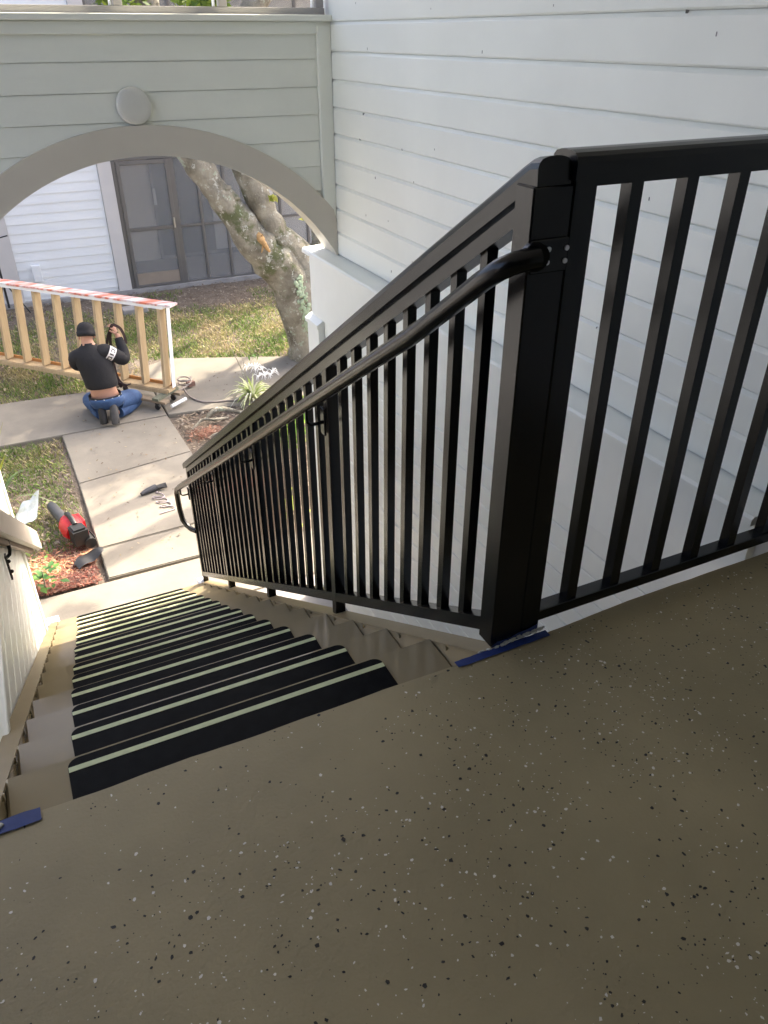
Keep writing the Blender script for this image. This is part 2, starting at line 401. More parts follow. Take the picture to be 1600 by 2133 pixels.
for a, b in zip(lim[:-1], lim[1:]):
    n = 8
    for i in range(1, n + 1):
        y = a + (b - a) * i / (n + 1) + (.004 if a > 1.3 else .0)
        inst('baluster', bl, sr, (RX, y, zs(y, .085)), scale=(1, 1, .955 / .955))
# handrail: starts on the newel, runs down, loops back to the last post
HX = .792; hp = [(.862, 1.150, .938), (.84, 1.152, .936), (.815, 1.156, .931), (.800, 1.175, .918), (HX, 1.215, .890)]
ye = 5.30
hp += [(HX, 1.5, zs(1.5, .905)), (HX, 2.5, zs(2.5, .905)), (HX, 4.0, zs(4.0, .905)), (HX, ye - .05, zs(ye - .05, .905)),
       (HX - .006, ye + .02, zs(ye, .905) - .02), (HX - .008, ye + .04, zs(ye, .905) - .06), (HX - .008, ye + .042, zs(ye, .905) - .13), (HX - .006, ye + .04, zs(ye, .905) - .22), (HX, ye + .025, zs(ye, .905) - .30),
       (HX + .02, ye + .0, zs(ye, .905) - .345), (HX + .045, ye - .045, zs(ye, .905) - .362), (HX + .075, ye - .085, zs(ye, .905) - .365)]
hr = MB().tube(hp, .0205, 14).build('handrail', black, sr)
MB().sweep([(-.008, 0), (-.008, .006), (.008, .006), (.008, 0)], [(HX, 1.23, zs(1.23, .905) + .019), (HX, ye - .04, zs(ye - .04, .905) + .019)]).build('rail_ridge', black, hr)
for y in posts:
    zb = zs(y, .905)
    b = MB(); yy = y
    b.tube([(HX, y, zb - .012), (HX, y, zb - .062), (HX + .012, y, zb - .075), (RX - .045, y, zb - .075), (RX - .027, y, zb - .072)], .0065, 8)
    b.box(RX - .034, RX - .0255, y - .017, y + .017, zb - .12, zb - .02, bev=.002)
    b.build('bracket', black, hr)
b = MB().box(.853, .935, 1.158, 1.1645, .905, .965, bev=.002); b.tube([(.862, 1.165, .938), (.858, 1.150, .938)], .026, 14)
b.build('mounting_plate', black, sr)
scm = MB().tube([(0, 0, 0), (0, -.003, 0)], .0048, 10).mesh('screw', steel)
for x, z in ((.888, .925), (.889, .948), (.928, .924), (.929, .947)): inst('screw', scm, sr, (x, 1.1575, z))

# ------------------------------------------------------------------ landing railing
lr = thing('landing_railing', 'black metal guard railing along the landing edge meeting the white wall', 'railing', (1.4, 1.19, 0))
MB().box(.9385, .992, 1.167, 1.218, .001, 1.075, bev=.003).build('post', black, lr)
MB().sweep([(-a, b) for a, b in prof], [(.931, 1.192, 1.060), (.985, 1.192, 1.060), (1.5, 1.192, 1.060), (1.875, 1.192, 1.060)]).build('top_rail', black, lr)
MB().box(.99, 1.86, 1.174, 1.210, 1.045, 1.0605).build('rail_channel', black, lr)
MB().box(.992, 1.86, 1.172, 1.212, .030, .062, bev=.002).build('bottom_rail', black, lr)
bl2 = MB().box(-.0146, .0146, -.0146, .0146, 0, .985).mesh('baluster', black)
for i in range(6): inst('baluster', bl2, lr, (1.094 + .1378 * i, 1.192, .061))

# tape and paint smears at the post foot
def tape(name, x0, x1, y0, y1, label):
    t = thing(name, label, 'tape', ((x0 + x1) / 2, (y0 + y1) / 2, 0))
    n = 26; top = []; bot = []
    for i in range(n + 1):
        x = x0 + (x1 - x0) * i / n; q = .0025 * noise.noise(Vector((x * 40, y0, 0)))
        top.append((x, y1 + q)); bot.append((x, y0 + .0015 * noise.noise(Vector((x * 50, 3, 0)))))
    vs = [(x, y, .0035 + .0015 * noise.noise(Vector((x * 30, y * 30, 0)))) for x, y in top + bot]
    fs = [(i, i + 1, n + 1 + i + 1, n + 1 + i) for i in range(n)]
    MB().add(vs, fs).build('tape_strip', blue, t); return t
def smears(t, lst, seed):
    mb = MB(); r_ = random.Random(seed)
    for (x, y, z, s_) in lst:
        for i in range(5):
            mb.ball((x + r_.uniform(-1, 1) * s_ * 1.6, y + r_.uniform(-.5, .5) * s_, z + r_.uniform(0, .3) * s_), s_ * r_.uniform(.5, 1), 7, 0, (1.5, .7, .5), .5, r_.random() * 9)
    mb.build('paint_smear', smear, t)
t1 = tape('masking_tape', .745, 1.01, 1.138, 1.160, 'blue masking tape with grey paint smears at the foot of the black corner post')
smears(t1, [(.82, 1.161, .003, .004), (.845, 1.161, .003, .004), (.87, 1.160, .004, .005), (.89, 1.160, .006, .006), (.915, 1.161, .008, .006), (.94, 1.160, .010, .006), (.962, 1.161, .010, .007), (.985, 1.162, .012, .006), (1.0, 1.163, .012, .005)], 4)
MB().add([(.852, 1.1645, .001), (.985, 1.1645, .001), (.985, 1.1640, .030), (.96, 1.164, .024), (.93, 1.164, .022), (.90, 1.164, .014), (.87, 1.164, .016), (.853, 1.164, .008)], [tuple(range(8))]).build('tape_flap', blue, t1)
t2 = tape('masking_tape', -.42, -.185, 1.128, 1.160, 'short blue masking tape with a white paint blob at the left landing edge')
MB().ball((-.285, 1.146, .005), .016, 12, 0, (2.3, .75, .28), .25, 2).ball((-.31, 1.15, .005), .02, 10, 0, (1.8, .8, .28), .2, 5).build('paint_blob', smear, t2)

# ------------------------------------------------------------------ walls of siding boards
def board_run(parent, axis, face, nrm, a0, a1, z0, z1, pitch, matl, gap=.0016, th=.0125, chamfer=.014, butt=None):
    """boards lying along an axis; face = coordinate of the back, nrm = +-1 outwards. One shared mesh per length."""
    prof_ = [(0, gap), (th - .006, gap), (th, gap + .006), (th, pitch - chamfer), (th - chamfer * .8, pitch), (0, pitch)]
    n = int(math.ceil((z1 - z0) / pitch))
    fn = (lambda p, a: (nrm * p[0], a, p[1])) if axis == 'y' else (lambda p, a: (a, nrm * p[0], p[1]))
    cache = {}
    for k in range(n):
        segs = [(a0, a1)]
        if butt and k % butt[0] == butt[1]: cut = a0 + (a1 - a0) * random.uniform(.25, .75); segs = [(a0, cut - .0012), (cut + .0012, a1)]
        for (s0, s1) in segs:
            key = (round(s0, 3), round(s1, 3))
            if key not in cache: cache[key] = MB().prism(prof_, fn, s0, s1).mesh('board', matl)
            loc = (face, 0, z0 + k * pitch) if axis == 'y' else (0, face, z0 + k * pitch)
            inst('board', cache[key], parent, (loc[0] + (nrm * random.uniform(0, .0015) if axis == 'y' else 0), loc[1], loc[2]))
ROOF = 3.6; CEIL = 3.0
rw = thing('siding_wall', 'tall white board wall on the right of the open stairwell with a ledge', 'wall', (XR, 2, G))
MB().box(XR + .0142, XR + .25, -3, YA1, .1, ROOF).build('wall_panel', back_gray, rw)
board_run(rw, 'y', XR + .0135, -1, -2.98, YA0 - .002, .105, ROOF, PITCH, white, butt=(3, 1))
MB().prism([(XLED - .03, .062), (XLED - .03, .082), (XLED - .022, .092), (XR + .03, .100), (XR + .03, .06)], lambda p, a: (p[0], a, p[1]), 1.222, YA1 + .13).build('ledge_cap', white2, rw)
MB().box(XLED - .006, XLED + .05, 1.224, YA1 + .06, -.33, .0615).build('ledge_fascia', white2, rw)
MB().box(XLED + .025, XLED + .3, -2.9, YA1 + .04, G, .0605).build('lower_wall_panel', back_gray, rw)
board_run(rw, 'y', XLED + .0245, -1, -2.88, YA1 - .12, G + .01, -.33, .1085, white, gap=.0015, th=.014, chamfer=.004)
# corner pilaster at the foot of the arch
MB().box(XLED - .035, XLED + .16, YA1 - .115, YA1 + .085, G, -.386, bev=.004).build('pilaster', white2, rw)
MB().prism([(XLED - .045, -.385), (XLED + .18, -.385), (XLED + .18, -.335), (XLED - .0, -.332), (XLED - .045, -.36)], lambda p, a: (p[0], a, p[1]), YA1 - .125, YA1 + .10).build('pilaster_cap', white2, rw)
nm = MB(); r_ = random.Random(5)
for i in range(48):
    y, z = r_.uniform(.9, 4.3), r_.uniform(.12, 1.6); s_ = r_.uniform(.003, .006)
    nm.box(XR - .0012, XR + .01, y - s_ * .35, y + s_ * .35, z - s_, z + s_)
o = nm.build('nail_marks', mat('nail_mark_grey', (.24, .24, .24), .6), rw); o['kind'] = 'stuff'

lw = thing('siding_wall', 'white board wall on the left side of the stairs', 'wall', (XL, 3, G))
LT = -.52
MB().box(XL - .16, XL - .0195, E - .1, YA1 - .02, G, LT).build('wall_panel', back_gray, lw)
board_run(lw, 'y', XL - .0190, 1, E - .09, YA1 - .115, G + .01, LT - .02, PITCH, white, gap=.0045, chamfer=.008)
MB().box(XL - .165, XL + .006, YA1 - .112, YA1 + .004, G, LT).build('corner_board', white2, lw)
MB().box(XL - .18, XL + .02, E - .12, YA1 + .02, LT + .003, LT + .04, bev=.004).build('wall_cap', white2, lw)

bw = thing('corridor_wall', 'plain wall closing the corridor behind the landing', 'wall', (0, -3, 0))
MB().box(-3.2, 2.1, -3.2, -3.0, 0, CEIL).build('wall_panel', wall_dk, bw)
MB().box(-1.75, -1.6, -2.999, .75, .001, CEIL - .002).build('light_block_panel', wall_dk, bw)  # unseen panel added to block light from the open left side
wing_p = mat('bounce_wing_paint', (.36, .385, .42), .6, .08, 2)  # off-frame wing added to bounce sunlight into the stairwell
aw2 = thing('added_bounce_wing', 'added unseen grey blue wing bouncing sunlight into the stair bay from the left', 'bounce surface', (-3.7, 7, G))
MB().box(-4.2, -3.72, 1.6, 12.4, G - .05, 1.3).build('wall', wing_p, aw2)
board_run(aw2, 'y', -3.719, 1, 1.7, 12.3, G + .02, 1.25, .15, wing_p, gap=.004, chamfer=.006)
for yy in (4.0, 7.5, 10.2):
    o = MB().box(-3.70, -3.66, yy - .5, yy + .5, -1.7, -.5, bev=.004).build('window', alum, aw2)
    MB().box(-3.659, -3.655, yy - .44, yy + .44, -1.64, -.56).build('glass_pane', glassd, o)
MB().box(-4.4, -3.3, 1.4, 12.6, 1.31, 1.45).build('roof', house_trim, aw2)
rf = MB().box(-1.74, XR - .002, -3.2, 4.9, CEIL, CEIL + .2).build('ceiling', ceil); tag(rf, kind='structure')

# ------------------------------------------------------------------ arch wall
aw = thing('arch_wall', 'wall of pale boards over a wide taupe arch at the foot of the stairs', 'wall', (.79, YA0, -.5))
CX, CZ, RI, RO = .79, -.54, 1.268, 1.415
SPR = .095
x0w, x1w = XL - .13, XR + .018
SILL = 1.355
th0 = math.asin((SPR - CZ) / RI)
# wall body with the opening (ring of quads from arch to top)
rm_ = RO - .05
angs = np.linspace(math.pi - math.asin((SPR - CZ) / rm_), math.asin((SPR - CZ) / rm_), 41)
poly = [(x0w, SPR), (x0w, SILL - .02), (x1w, SILL - .02), (x1w, SPR)]
arcp = [(CX + rm_ * math.cos(a), CZ + rm_ * math.sin(a)) for a in angs]
vs = []; fs = []
topz = SILL - .02
for i, (x, z) in enumerate(arcp):
    vs += [(x, YA0 + .0195, z), (x, YA0 + .0195, topz), (x, YA1, z), (x, YA1, topz)]
for i in range(len(arcp) - 1):
    a = 4 * i; b = a + 4
    fs += [(a, b, b + 1, a + 1), (a + 2, a + 3, b + 3, b + 2), (a, a + 2, b + 2, b)]
MB().add(vs, fs).build('wall_panel', archw, aw)
n_b = 0; z = SPR + .02
zlist = []; zz = 1.161 - 9 * PITCH
while zz < SILL - .03: zlist.append(zz); zz += PITCH
cbx = XR - .082
for zb in zlist:
    z0, z1 = zb + .0028, min(zb + PITCH, SILL - .022)
    zc_ = CZ + rm_
    def xl(z): return math.sqrt(max(0, rm_ ** 2 - (z - CZ) ** 2))
    pieces = []
    if z0 >= zc_: pieces = [[(x0w, z0), (cbx, z0), (cbx, z1), (x0w, z1)]]
    else:
        zt = min(z1, zc_ - 1e-4); zsmp = np.linspace(max(z0, SPR), zt, 7)
        if z1 <= zc_:
            Lp = [(x0w, max(z0, SPR))] + [(CX - xl(q), q) for q in zsmp] + [(x0w, z1)]
            Rp = [(cbx, max(z0, SPR))] + [(CX + xl(q), q) for q in zsmp] + [(cbx, z1)]
            pieces = [Lp, Rp]
        else:
            arc = [(CX - xl(q), q) for q in zsmp] + [(CX + xl(q), q) for q in zsmp[::-1]]
            pieces = [[(x0w, z0)] + arc + [(cbx, z0), (cbx, z1), (x0w, z1)]]
    for pc in pieces:
        if max(p[0] for p in pc) - min(p[0] for p in pc) < .02: continue
        if pc[0][0] > 1 and CX + xl(max(z0, SPR)) > cbx: 
            pc = [p for p in pc if p[0] <= cbx + 1e-6]
            if len(pc) < 3 or max(p[0] for p in pc) - min(p[0] for p in pc) < .015: continue
        off = random.uniform(0, .0012)
        # slight lap: bottom stands prouder than the top
        zmn = min(p[1] for p in pc)
        fn = lambda p, a, zmn=zmn, off=off: (p[0], (YA0 + .002 + off + (p[1] - zmn) * .05) if a == 0 else YA0 + .019, p[1])
        MB().prism(pc, fn, 0, 1).build('board', archw, aw)
# arch band
angs = np.linspace(math.pi - th0, th0, 49); vs = []; fs = []
ya, yb_ = YA0 - .022, YA1 + .022
for a in angs:
    c, s = math.cos(a), math.sin(a)
    ro = min(RO, (XR - .001 - CX) / c if c > .2 else RO)
    vs += [(CX + RI * c, ya, CZ + RI * s), (CX + ro * c, ya, CZ + ro * s), (CX + ro * c, yb_, CZ + ro * s), (CX + RI * c, yb_, CZ + RI * s)]
for i in range(len(angs) - 1):
    a = 4 * i; b = a + 4
    for j in range(4): fs.append((a + j, a + (j + 1) % 4, b + (j + 1) % 4, b + j))
fs += [(0, 1, 2, 3), tuple(4 * (len(angs) - 1) + j for j in (3, 2, 1, 0))]
MB().add(vs, fs).build('arch_band', taupe, aw)
MB().box(cbx + .002, XR - .001, YA0 - .020, YA0 + .018, .335, SILL - .036, bev=.003).build('corner_board', archw, aw)
MB().box(x0w, XR - .001, YA0 - .014, YA0 + .02, SILL - .075, SILL - .021, bev=.002).build('frieze_board', archw, aw)
MB().box(x0w, XR - .001, YA0 - .045, YA1 + .05, SILL - .019, SILL + .012, bev=.004).build('sill', archw, aw)
MB().box(x0w, XR - .003, YA0 + .05, YA0 + .09, SILL + .0125, SILL + .045, bev=.002).build('window_rail', mat('grey_window_frame', (.33, .32, .31), .45), aw)
wf = bpy.data.materials['grey_window_frame']
for x in (.79, 1.32, 1.86): MB().box(x - .022, x + .022, YA0 + .052, YA0 + .088, SILL + .046, 2.6, bev=.002).build('mullion', wf, aw)
for x in (.755, 1.275, 1.822): MB().box(x - .005, x + .005, YA0 + .06, YA0 + .08, SILL + .046, 2.599).build('glazing_bead', house_w, aw)
# left return of the arch wall down to the ground is the left siding wall; right jamb stands on the ledge

dc = thing('cover_plate', 'round pale blank cover disc on the boards above the arch', 'cover', (.782, YA0, .965))
prof_d = [(0, -.034), (.062, -.034), (.079, -.030), (.087, -.022), (.089, -.010), (.088, -.001)]
vs = []; fs = []; nn = 40
for (r0, y0) in prof_d:
    for j in range(nn): vs.append((.782 + r0 * math.cos(6.28319 * j / nn), YA0 + y0, .965 + r0 * math.sin(6.28319 * j / nn)))
for i in range(len(prof_d) - 1):
    for j in range(nn): fs.append((i * nn + j, i * nn + (j + 1) % nn, (i + 1) * nn + (j + 1) % nn, (i + 1) * nn + j))
MB().add(vs, fs, 0, True).build('disc', mat('cover_disc_plastic', (.66, .66, .60), .4, .06, 8), dc)

# ------------------------------------------------------------------ left wooden handrail
wh = thing('wall_handrail', 'tan wooden handrail on black brackets along the left white wall', 'handrail', (-.26, 4, -1))
def lh(y): return -.43 - .655 * (y - 3.2)
pl = [(2.95, lh(2.95)), (5.06, lh(5.06)), (5.155, lh(5.155) - .10), (5.145, lh(5.145) - .145), (2.95, lh(2.95) - .125)]
MB().prism(pl, lambda p, a: (a + (p[0] - 3.2) * .012, p[0], p[1]), -.300, -.262).build('rail_board', wood_rail, wh)
pl = [(2.95, lh(2.95) - .05), (5.0, lh(5.0) - .06), (4.98, lh(4.98) - .165), (2.95, lh(2.95) - .155)]
MB().prism(pl, lambda p, a: (a + (p[0] - 3.2) * .008, p[0], p[1]), -.327, -.302).build('rail_backing', wood_br, wh)
for y in (3.55,):
    b = MB(); z0 = lh(y) - .155
    b.tube([(-.306, y + .01, z0 + .03), (-.306, y + .01, z0 - .035), (-.312, y - .0, z0 - .055), (-.333, y - .02, z0 - .06)], .009, 8)
    b.box(-.334, -.325, y - .05, y - .02, z0 - .17, z0 - .03)
    br = b.build('bracket', black, wh)
    for q in (.07, .13): MB().ball((-.322, y - .035, z0 - q), .010, 8).build('bolt', black, br)

# ------------------------------------------------------------------ house across the lawn
YH = 14.42
hs = thing('white_house', 'white lap sided house with screened porch across the lawn', 'house', (2, YH, G))
FL = G + .03
HT = 4.2
def hboards(x0, x1, z0, z1, y=YH, parent=hs):
    p = .1465; prof_ = [(0, 0), (.020, 0), (.006, p + .01), (0, p + .01)]
    me = MB().prism(prof_, lambda q, a: (a, -q[0], q[1]), x0, x1).mesh('board', house_w)
    n = int((z1 - z0) / p)
    for k in range(n): inst('board', me, parent, (0, y, z0 + k * p))
MB().box(-2.5, 1.70, YH + .001, YH + .2, G, HT).build('wall', house_w, hs)
hboards(.145, 1.705, G + .10, HT - .2)
hboards(-2.4, -.16, G + .10, HT - .2)
MB().box(1.71, 1.93, YH - .045, YH + .25, G + .02, HT, bev=.004).build('corner_board', house_trim, hs)
MB().box(-.15, .14, YH - .045, YH + .1, G + .02, HT, bev=.004).build('corner_board', house_trim, hs)
MB().box(-2.5, 7.5, YH - .09, YH + 2.2, G - .06, FL).build('foundation_slab', conc_g, hs)
# porch interior
YB = 16.3
MB().box(1.93, 2.83, YB, YB + .1, FL + .002, 2.6).build('porch_wall', lan_w, hs)
MB().box(4.75, 7.5, YB, YB + .1, FL + .002, 2.6).build('porch_wall', lan_w, hs)
MB().box(2.83, 4.75, YB + .03, YB + .1, FL + .002, 2.6).build('porch_wall', lan_w, hs)
MB().box(1.80, 1.93, YH + .26, YB - .002, FL + .002, 2.6).build('porch_wall', lan_w, hs)
MB().box(1.8, 7.5, YH + .06, YB - .002, -.08, .05).build('porch_ceiling', lan_w, hs)
MB().box(1.94, 7.4, YH + .1, YB - .004, FL + .001, FL + .012).build('porch_floor', lanf, hs)
for x0, x1 in ((2.86, 3.78), (3.79, 4.72)):
    d = MB().box(x0, x1, YB - .03, YB + .0, FL + .01, -.45).build('sliding_door', alum, hs)
    MB().box(x0 + .05, x1 - .05, YB - .034, YB - .0305, FL + .08, -.5).build('glass_pane', glassd, d)
MB().box(2.87, 2.92, YB - .075, YB - .035, -1.55, -1.25).build('door_handle', house_w, hs)
MB().box(4.0, 4.6, YB - .05, YB - .035, FL + .1, -.6).build('curtain', curt, hs)
# screen door and screen frames
def bar(x0, x1, z0, z1, name='screen_frame', parent=hs, y0=YH - .02, y1=YH + .03, m_=alum): return MB().box(x0, x1, y0, y1, z0, z1, bev=.003).build(name, m_, parent)
TOPZ = -.50
bar(1.935, 2.0, FL, TOPZ); bar(2.87, 2.955, FL, TOPZ)
bar(1.935, 7.4, TOPZ + .002, TOPZ + .06); 
dr = bar(2.002, 2.06, FL + .01, TOPZ - .004, 'screen_door', y0=YH - .045, y1=YH - .005)
for (a, b, c, d) in ((2.81, 2.868, FL + .01, TOPZ - .004), (2.062, 2.808, TOPZ - .07, TOPZ - .006), (2.062, 2.808, -1.63, -1.575), (2.062, 2.808, FL + .012, FL + .05)):
    bar(a, b, c, d, 'door_rail', dr, YH - .045, YH - .005)
MB().box(2.062, 2.808, YH - .035, YH - .02, FL + .052, FL + .25).build('kick_plate', mat('tan_kick_plate', (.30, .25, .20), .45, .1, 5), dr)
MB().box(2.062, 2.808, YH - .028, YH - .026, FL + .252, -1.632).build('screen_panel', screen, dr)
MB().box(2.062, 2.808, YH - .028, YH - .026, -1.573, TOPZ - .072).build('screen_panel', screen, dr)
MB().box(2.825, 2.85, YH - .07, YH - .046, -1.62, -1.45, bev=.004).build('door_handle', steel, dr)
mull = [3.345, 3.80, 4.20, 4.60, 4.82, 5.35, 5.9, 6.5]
prev = 2.955
for x in mull:
    if x != 4.60: bar(x - .022, x + .022, FL, TOPZ)
    else: MB().box(4.55, 4.68, YH - .06, YH + .05, FL - .02, 2.6, bev=.004).build('porch_post', house_trim, hs)
    a, b = prev, x - (.022 if x != 4.60 else .05)
    bar(a, b, -1.63, -1.59)
    MB().box(a, b, YH + .004, YH + .006, FL + .0, -1.632).build('screen_panel', screen, hs)
    MB().box(a, b, YH + .004, YH + .006, -1.588, TOPZ).build('screen_panel', screen, hs)
    bar(a, b, FL + .001, FL + .03)
    prev = x + (.022 if x != 4.60 else .08)
# upper storey
MB().box(1.80, 7.5, YH + .03, YH + .08, TOPZ + .062, .62).build('upper_fascia', house_w, hs)
MB().box(1.93, 7.5, YH + .02, YH + .09, .622, .70).build('upper_sill', alum, hs)
for x in (1.95, 2.5, 3.2, 3.9, 4.6, 5.3, 6.1): bar(x - .025, x + .025, .701, HT - .3, 'upper_mullion')
MB().box(1.94, 7.4, YH + .004, YH + .006, .701, HT - .3).build('upper_screen', screen, hs)
MB().box(1.93, 7.5, YB, YB + .08, 2.602, HT).build('upper_wall', lan_w, hs)
MB().box(-2.7, 7.7, YH - .5, YB + .8, HT + .002, HT + .15).build('roof', mat('roof_shingle', (.16, .15, .14), .9, .2, 10), hs)
MB().box(.36, .50, YH - .10, YH - .022, G + .35, G + .62, bev=.006).build('meter_box', house_w, hs)

# ------------------------------------------------------------------ big tree
tr = thing('oak_tree', 'forked lichen covered tree leaning left beside the path', 'tree', (3.5, 9.9, G))
def smooth_path(pts, k=5):
    P = [Vector(p) for p in pts]; out = []
    for i in range(len(P) - 1):
        p0 = P[max(i - 1, 0)]; p1 = P[i]; p2 = P[i + 1]; p3 = P[min(i + 2, len(P) - 1)]
        for j in range(k):
            t = j / k
            out.append(.5 * ((2 * p1) + (-p0 + p2) * t + (2 * p0 - 5 * p1 + 4 * p2 - p3) * t * t + (-p0 + 3 * p1 - 3 * p2 + p3) * t ** 3))
    out.append(P[-1]); return out
def interp(r, k=5):
    o_ = []
    for i in range(len(r) - 1):
        for j in range(k): o_.append(r[i] + (r[i + 1] - r[i]) * j / k)
    return o_ + [r[-1]]
def limb(pts, rad, n=16, jit=.22): return smooth_path(pts), interp(rad), n, jit
mb = MB()
A = [(3.72, 9.95, G - .2), (3.66, 9.92, -2.35), (3.49, 9.9, -1.80), (3.20, 9.88, -1.30), (2.83, 9.87, -.85), (2.52, 9.88, -.35), (2.29, 9.9, .02), (2.10, 9.92, .6), (2.0, 9.95, 1.3), (1.95, 10.0, 2.2), (1.8, 10.2, 3.2)]
Ar = [.38, .31, .315, .28, .205, .165, .150, .155, .14, .12, .09]
B = [(3.76, 9.98, -2.4), (3.72, 9.95, -1.85), (3.55, 9.93, -1.30), (3.24, 9.9, -.92), (3.06, 9.9, -.52), (2.89, 9.92, -.10), (2.80, 10.0, .4), (2.9, 10.1, 1.0), (3.35, 10.2, 1.7), (4.2, 10.5, 2.8)]
Br = [.29, .30, .25, .175, .155, .15, .165, .145, .13, .09]
Cc = [(3.74, 10.0, -2.3), (3.80, 10.0, -1.85), (3.86, 10.02, -1.45), (3.90, 10.05, -1.0), (3.92, 10.1, -.4), (4.2, 10.2, .6), (5.0, 10.6, 2.0), (6.2, 11.2, 3.2)]
Cr = [.20, .19, .16, .115, .11, .105, .10, .08]
for P, r in ((A, Ar), (B, Br), (Cc, Cr)):
    p_, r__, n_, j_ = limb(P, r); mb.tube(p_, r__, 18, 0, True, .30)
mb.ball((3.93, 9.86, -1.60), .17, 14, 0, (1, .8, 1), .7, 3); mb.ball((3.88, 9.8, -1.86), .14, 12, 0, (1, .8, 1.3), .7, 8); mb.ball((3.96, 9.85, -1.38), .10, 12, 0, (1, .8, 1.1), .7, 12)
mb.ball((2.70, 9.78, -.42), .05, 10, 0, (1.2, 1, .9), .5, 1); mb.ball((2.60, 9.78, -.30), .045, 10, 0, (1.4, 1, .8), .5, 5)
for q in ((3.5, 9.5), (4.1, 9.6), (3.9, 9.3)):
    p_ = smooth_path([(3.70, 9.9, -2.35), ((3.70 + q[0]) / 2, (9.9 + q[1]) / 2, -2.52), (q[0], q[1], G - .08)], 4); mb.tube(p_, interp([.16, .10, .04], 4), 8, 0, True, .3)
trunk = mb.build('trunk', bark, tr)
# broken branch stub + lichen crust
mb = MB(); mb.tube(smooth_path([(2.93, 9.73, -.86), (2.95, 9.66, -.92), (3.00, 9.63, -1.0), (3.04, 9.62, -1.06)], 3), interp([.055, .045, .028, .012], 3), 8, 0, True, .5)
mb.tube([(2.94, 9.67, -.90), (2.97, 9.63, -.84)], [.02, .006], 5); mb.tube([(2.97, 9.64, -.97), (2.93, 9.62, -1.06)], [.018, .005], 5)
mb.build('broken_branch', wound, tr)
# pale lichen patch on the trunk front: crust following the bark
mb = MB(); r_ = random.Random(3)
for i in range(110):
    t_ = r_.random(); zc = -1.42 - .72 * t_; xc = 3.37 + .13 * t_ + r_.gauss(0, .038 * (1.2 - .5 * t_)); 
    # project on trunk A front
    j = min(range(len(A)), key=lambda q: abs(A[q][2] - zc)); 
    k2 = j + 1 if A[j][2] < zc else max(j - 1, 0)
    u_ = 0 if A[k2][2] == A[j][2] else (zc - A[j][2]) / (A[k2][2] - A[j][2])
    ax_ = A[j][0] + (A[k2][0] - A[j][0]) * u_; ay_ = A[j][1] + (A[k2][1] - A[j][1]) * u_; ar_ = Ar[j] + (Ar[k2] - Ar[j]) * u_
    dx = max(-.9, min(.9, (xc - ax_) / ar_)); yf = ay_ - ar_ * math.sqrt(1 - dx * dx) * 1.0
    s_ = r_.uniform(.008, .03); mb.ball((xc, yf - .030, zc), s_, 8, 0, (1, .28, 1.15), .7, i * 1.3)
mb.build('lichen_patch', lich, tr)

# leaves of the crown: clumps of small faces; also the overhead shade
leafm = tint_mat('oak_leaf', .55, .35)
def leaf_cloud(name, clumps, per, size, parent, cols, kind=True):
    n = sum(int(per * c[4]) for c in clumps); Cn = np.zeros((n, 3)); i0 = 0
    for (x, y, z, r, wgt) in clumps:
        k = int(per * wgt); d = rng.normal(size=(k, 3)); d /= np.linalg.norm(d, axis=1)[:, None]
        rr = r * rng.random(k) ** (1 / 2.2)
        Cn[i0:i0 + k] = np.array([x, y, z]) + d * rr[:, None] * np.array([1, 1, .6]); i0 += k
    a = rng.normal(size=(n, 3)); a /= np.linalg.norm(a, axis=1)[:, None]
    b = np.cross(a, rng.normal(size=(n, 3))); b /= np.linalg.norm(b, axis=1)[:, None]
    s_ = size * (.6 + .8 * rng.random(n))[:, None]
    V = np.empty((n, 4, 3)); V[:, 0] = Cn - a * s_; V[:, 1] = Cn + b * s_ * .45; V[:, 2] = Cn + a * s_; V[:, 3] = Cn - b * s_ * .45
    col = np.ones((n, 4, 4)); base = np.array(cols)[rng.integers(0, len(cols), n)] * (.7 + .6 * rng.random(n))[:, None]
    col[:, :, :3] = base[:, None, :]
    o = bulk(name, V.reshape(-1, 3), np.arange(n * 4).reshape(n, 4), leafm, parent, color=col.reshape(-1, 4))
    if kind: o['kind'] = 'stuff'
    return o
def over(x, y, zg, h):
    """point on the crown whose shadow falls on ground point (x,y,zg)"""
    t_ = (h - zg) / S.z; return (x + S.x * t_, y + S.y * t_, h)
clumps = []
r_ = random.Random(11)
SHADE = [  # ground spots under leaf shadow: x, y, radius, weight
    (.2, 9.3, .8, 1.2), (1.0, 9.4, .7, 1.2), (-.6, 9.2, .8, 1), (.7, 8.4, .55, .8), (-.4, 10.6, .8, .9), (.3, 11.4, .8, 1), (1.2, 12.2, .8, .9), (1.9, 13.2, .8, 1.1), (3.0, 13.4, .8, 1.1), (4.2, 13.2, .8, 1),
    (.2, 13.0, .9, 1.1), (-1.2, 12.6, 1.0, 1), (5.4, 13, .9, 1), (5.2, 11.4, .8, .8), (-1.5, 10.5, 1, 1), (2.0, 9.55, .4, .4), (2.0, 8.3, .5, .6), (1.2, 13.6, .8, 1), (-.7, 7.9, .6, .6), (-1.2, 7, .7, .8), (-2, 9, 1, 1), (4.4, 9.2, .8, .8), (.35, 7.55, .3, .35)]
for (x, y, r, wt) in SHADE:
    for q in range(2):
        h = r_.uniform(2.6, 5.2); p = over(x + r_.uniform(-.3, .3), y + r_.uniform(-.3, .3), G, h)
        clumps.append((p[0], p[1], p[2], r * r_.uniform(.7, 1.05), wt * .5))
for i in range(10):
    clumps.append((r_.uniform(4, 10), r_.uniform(10, 15), r_.uniform(4.6, 6.4), r_.uniform(.6, 1.1), .5))
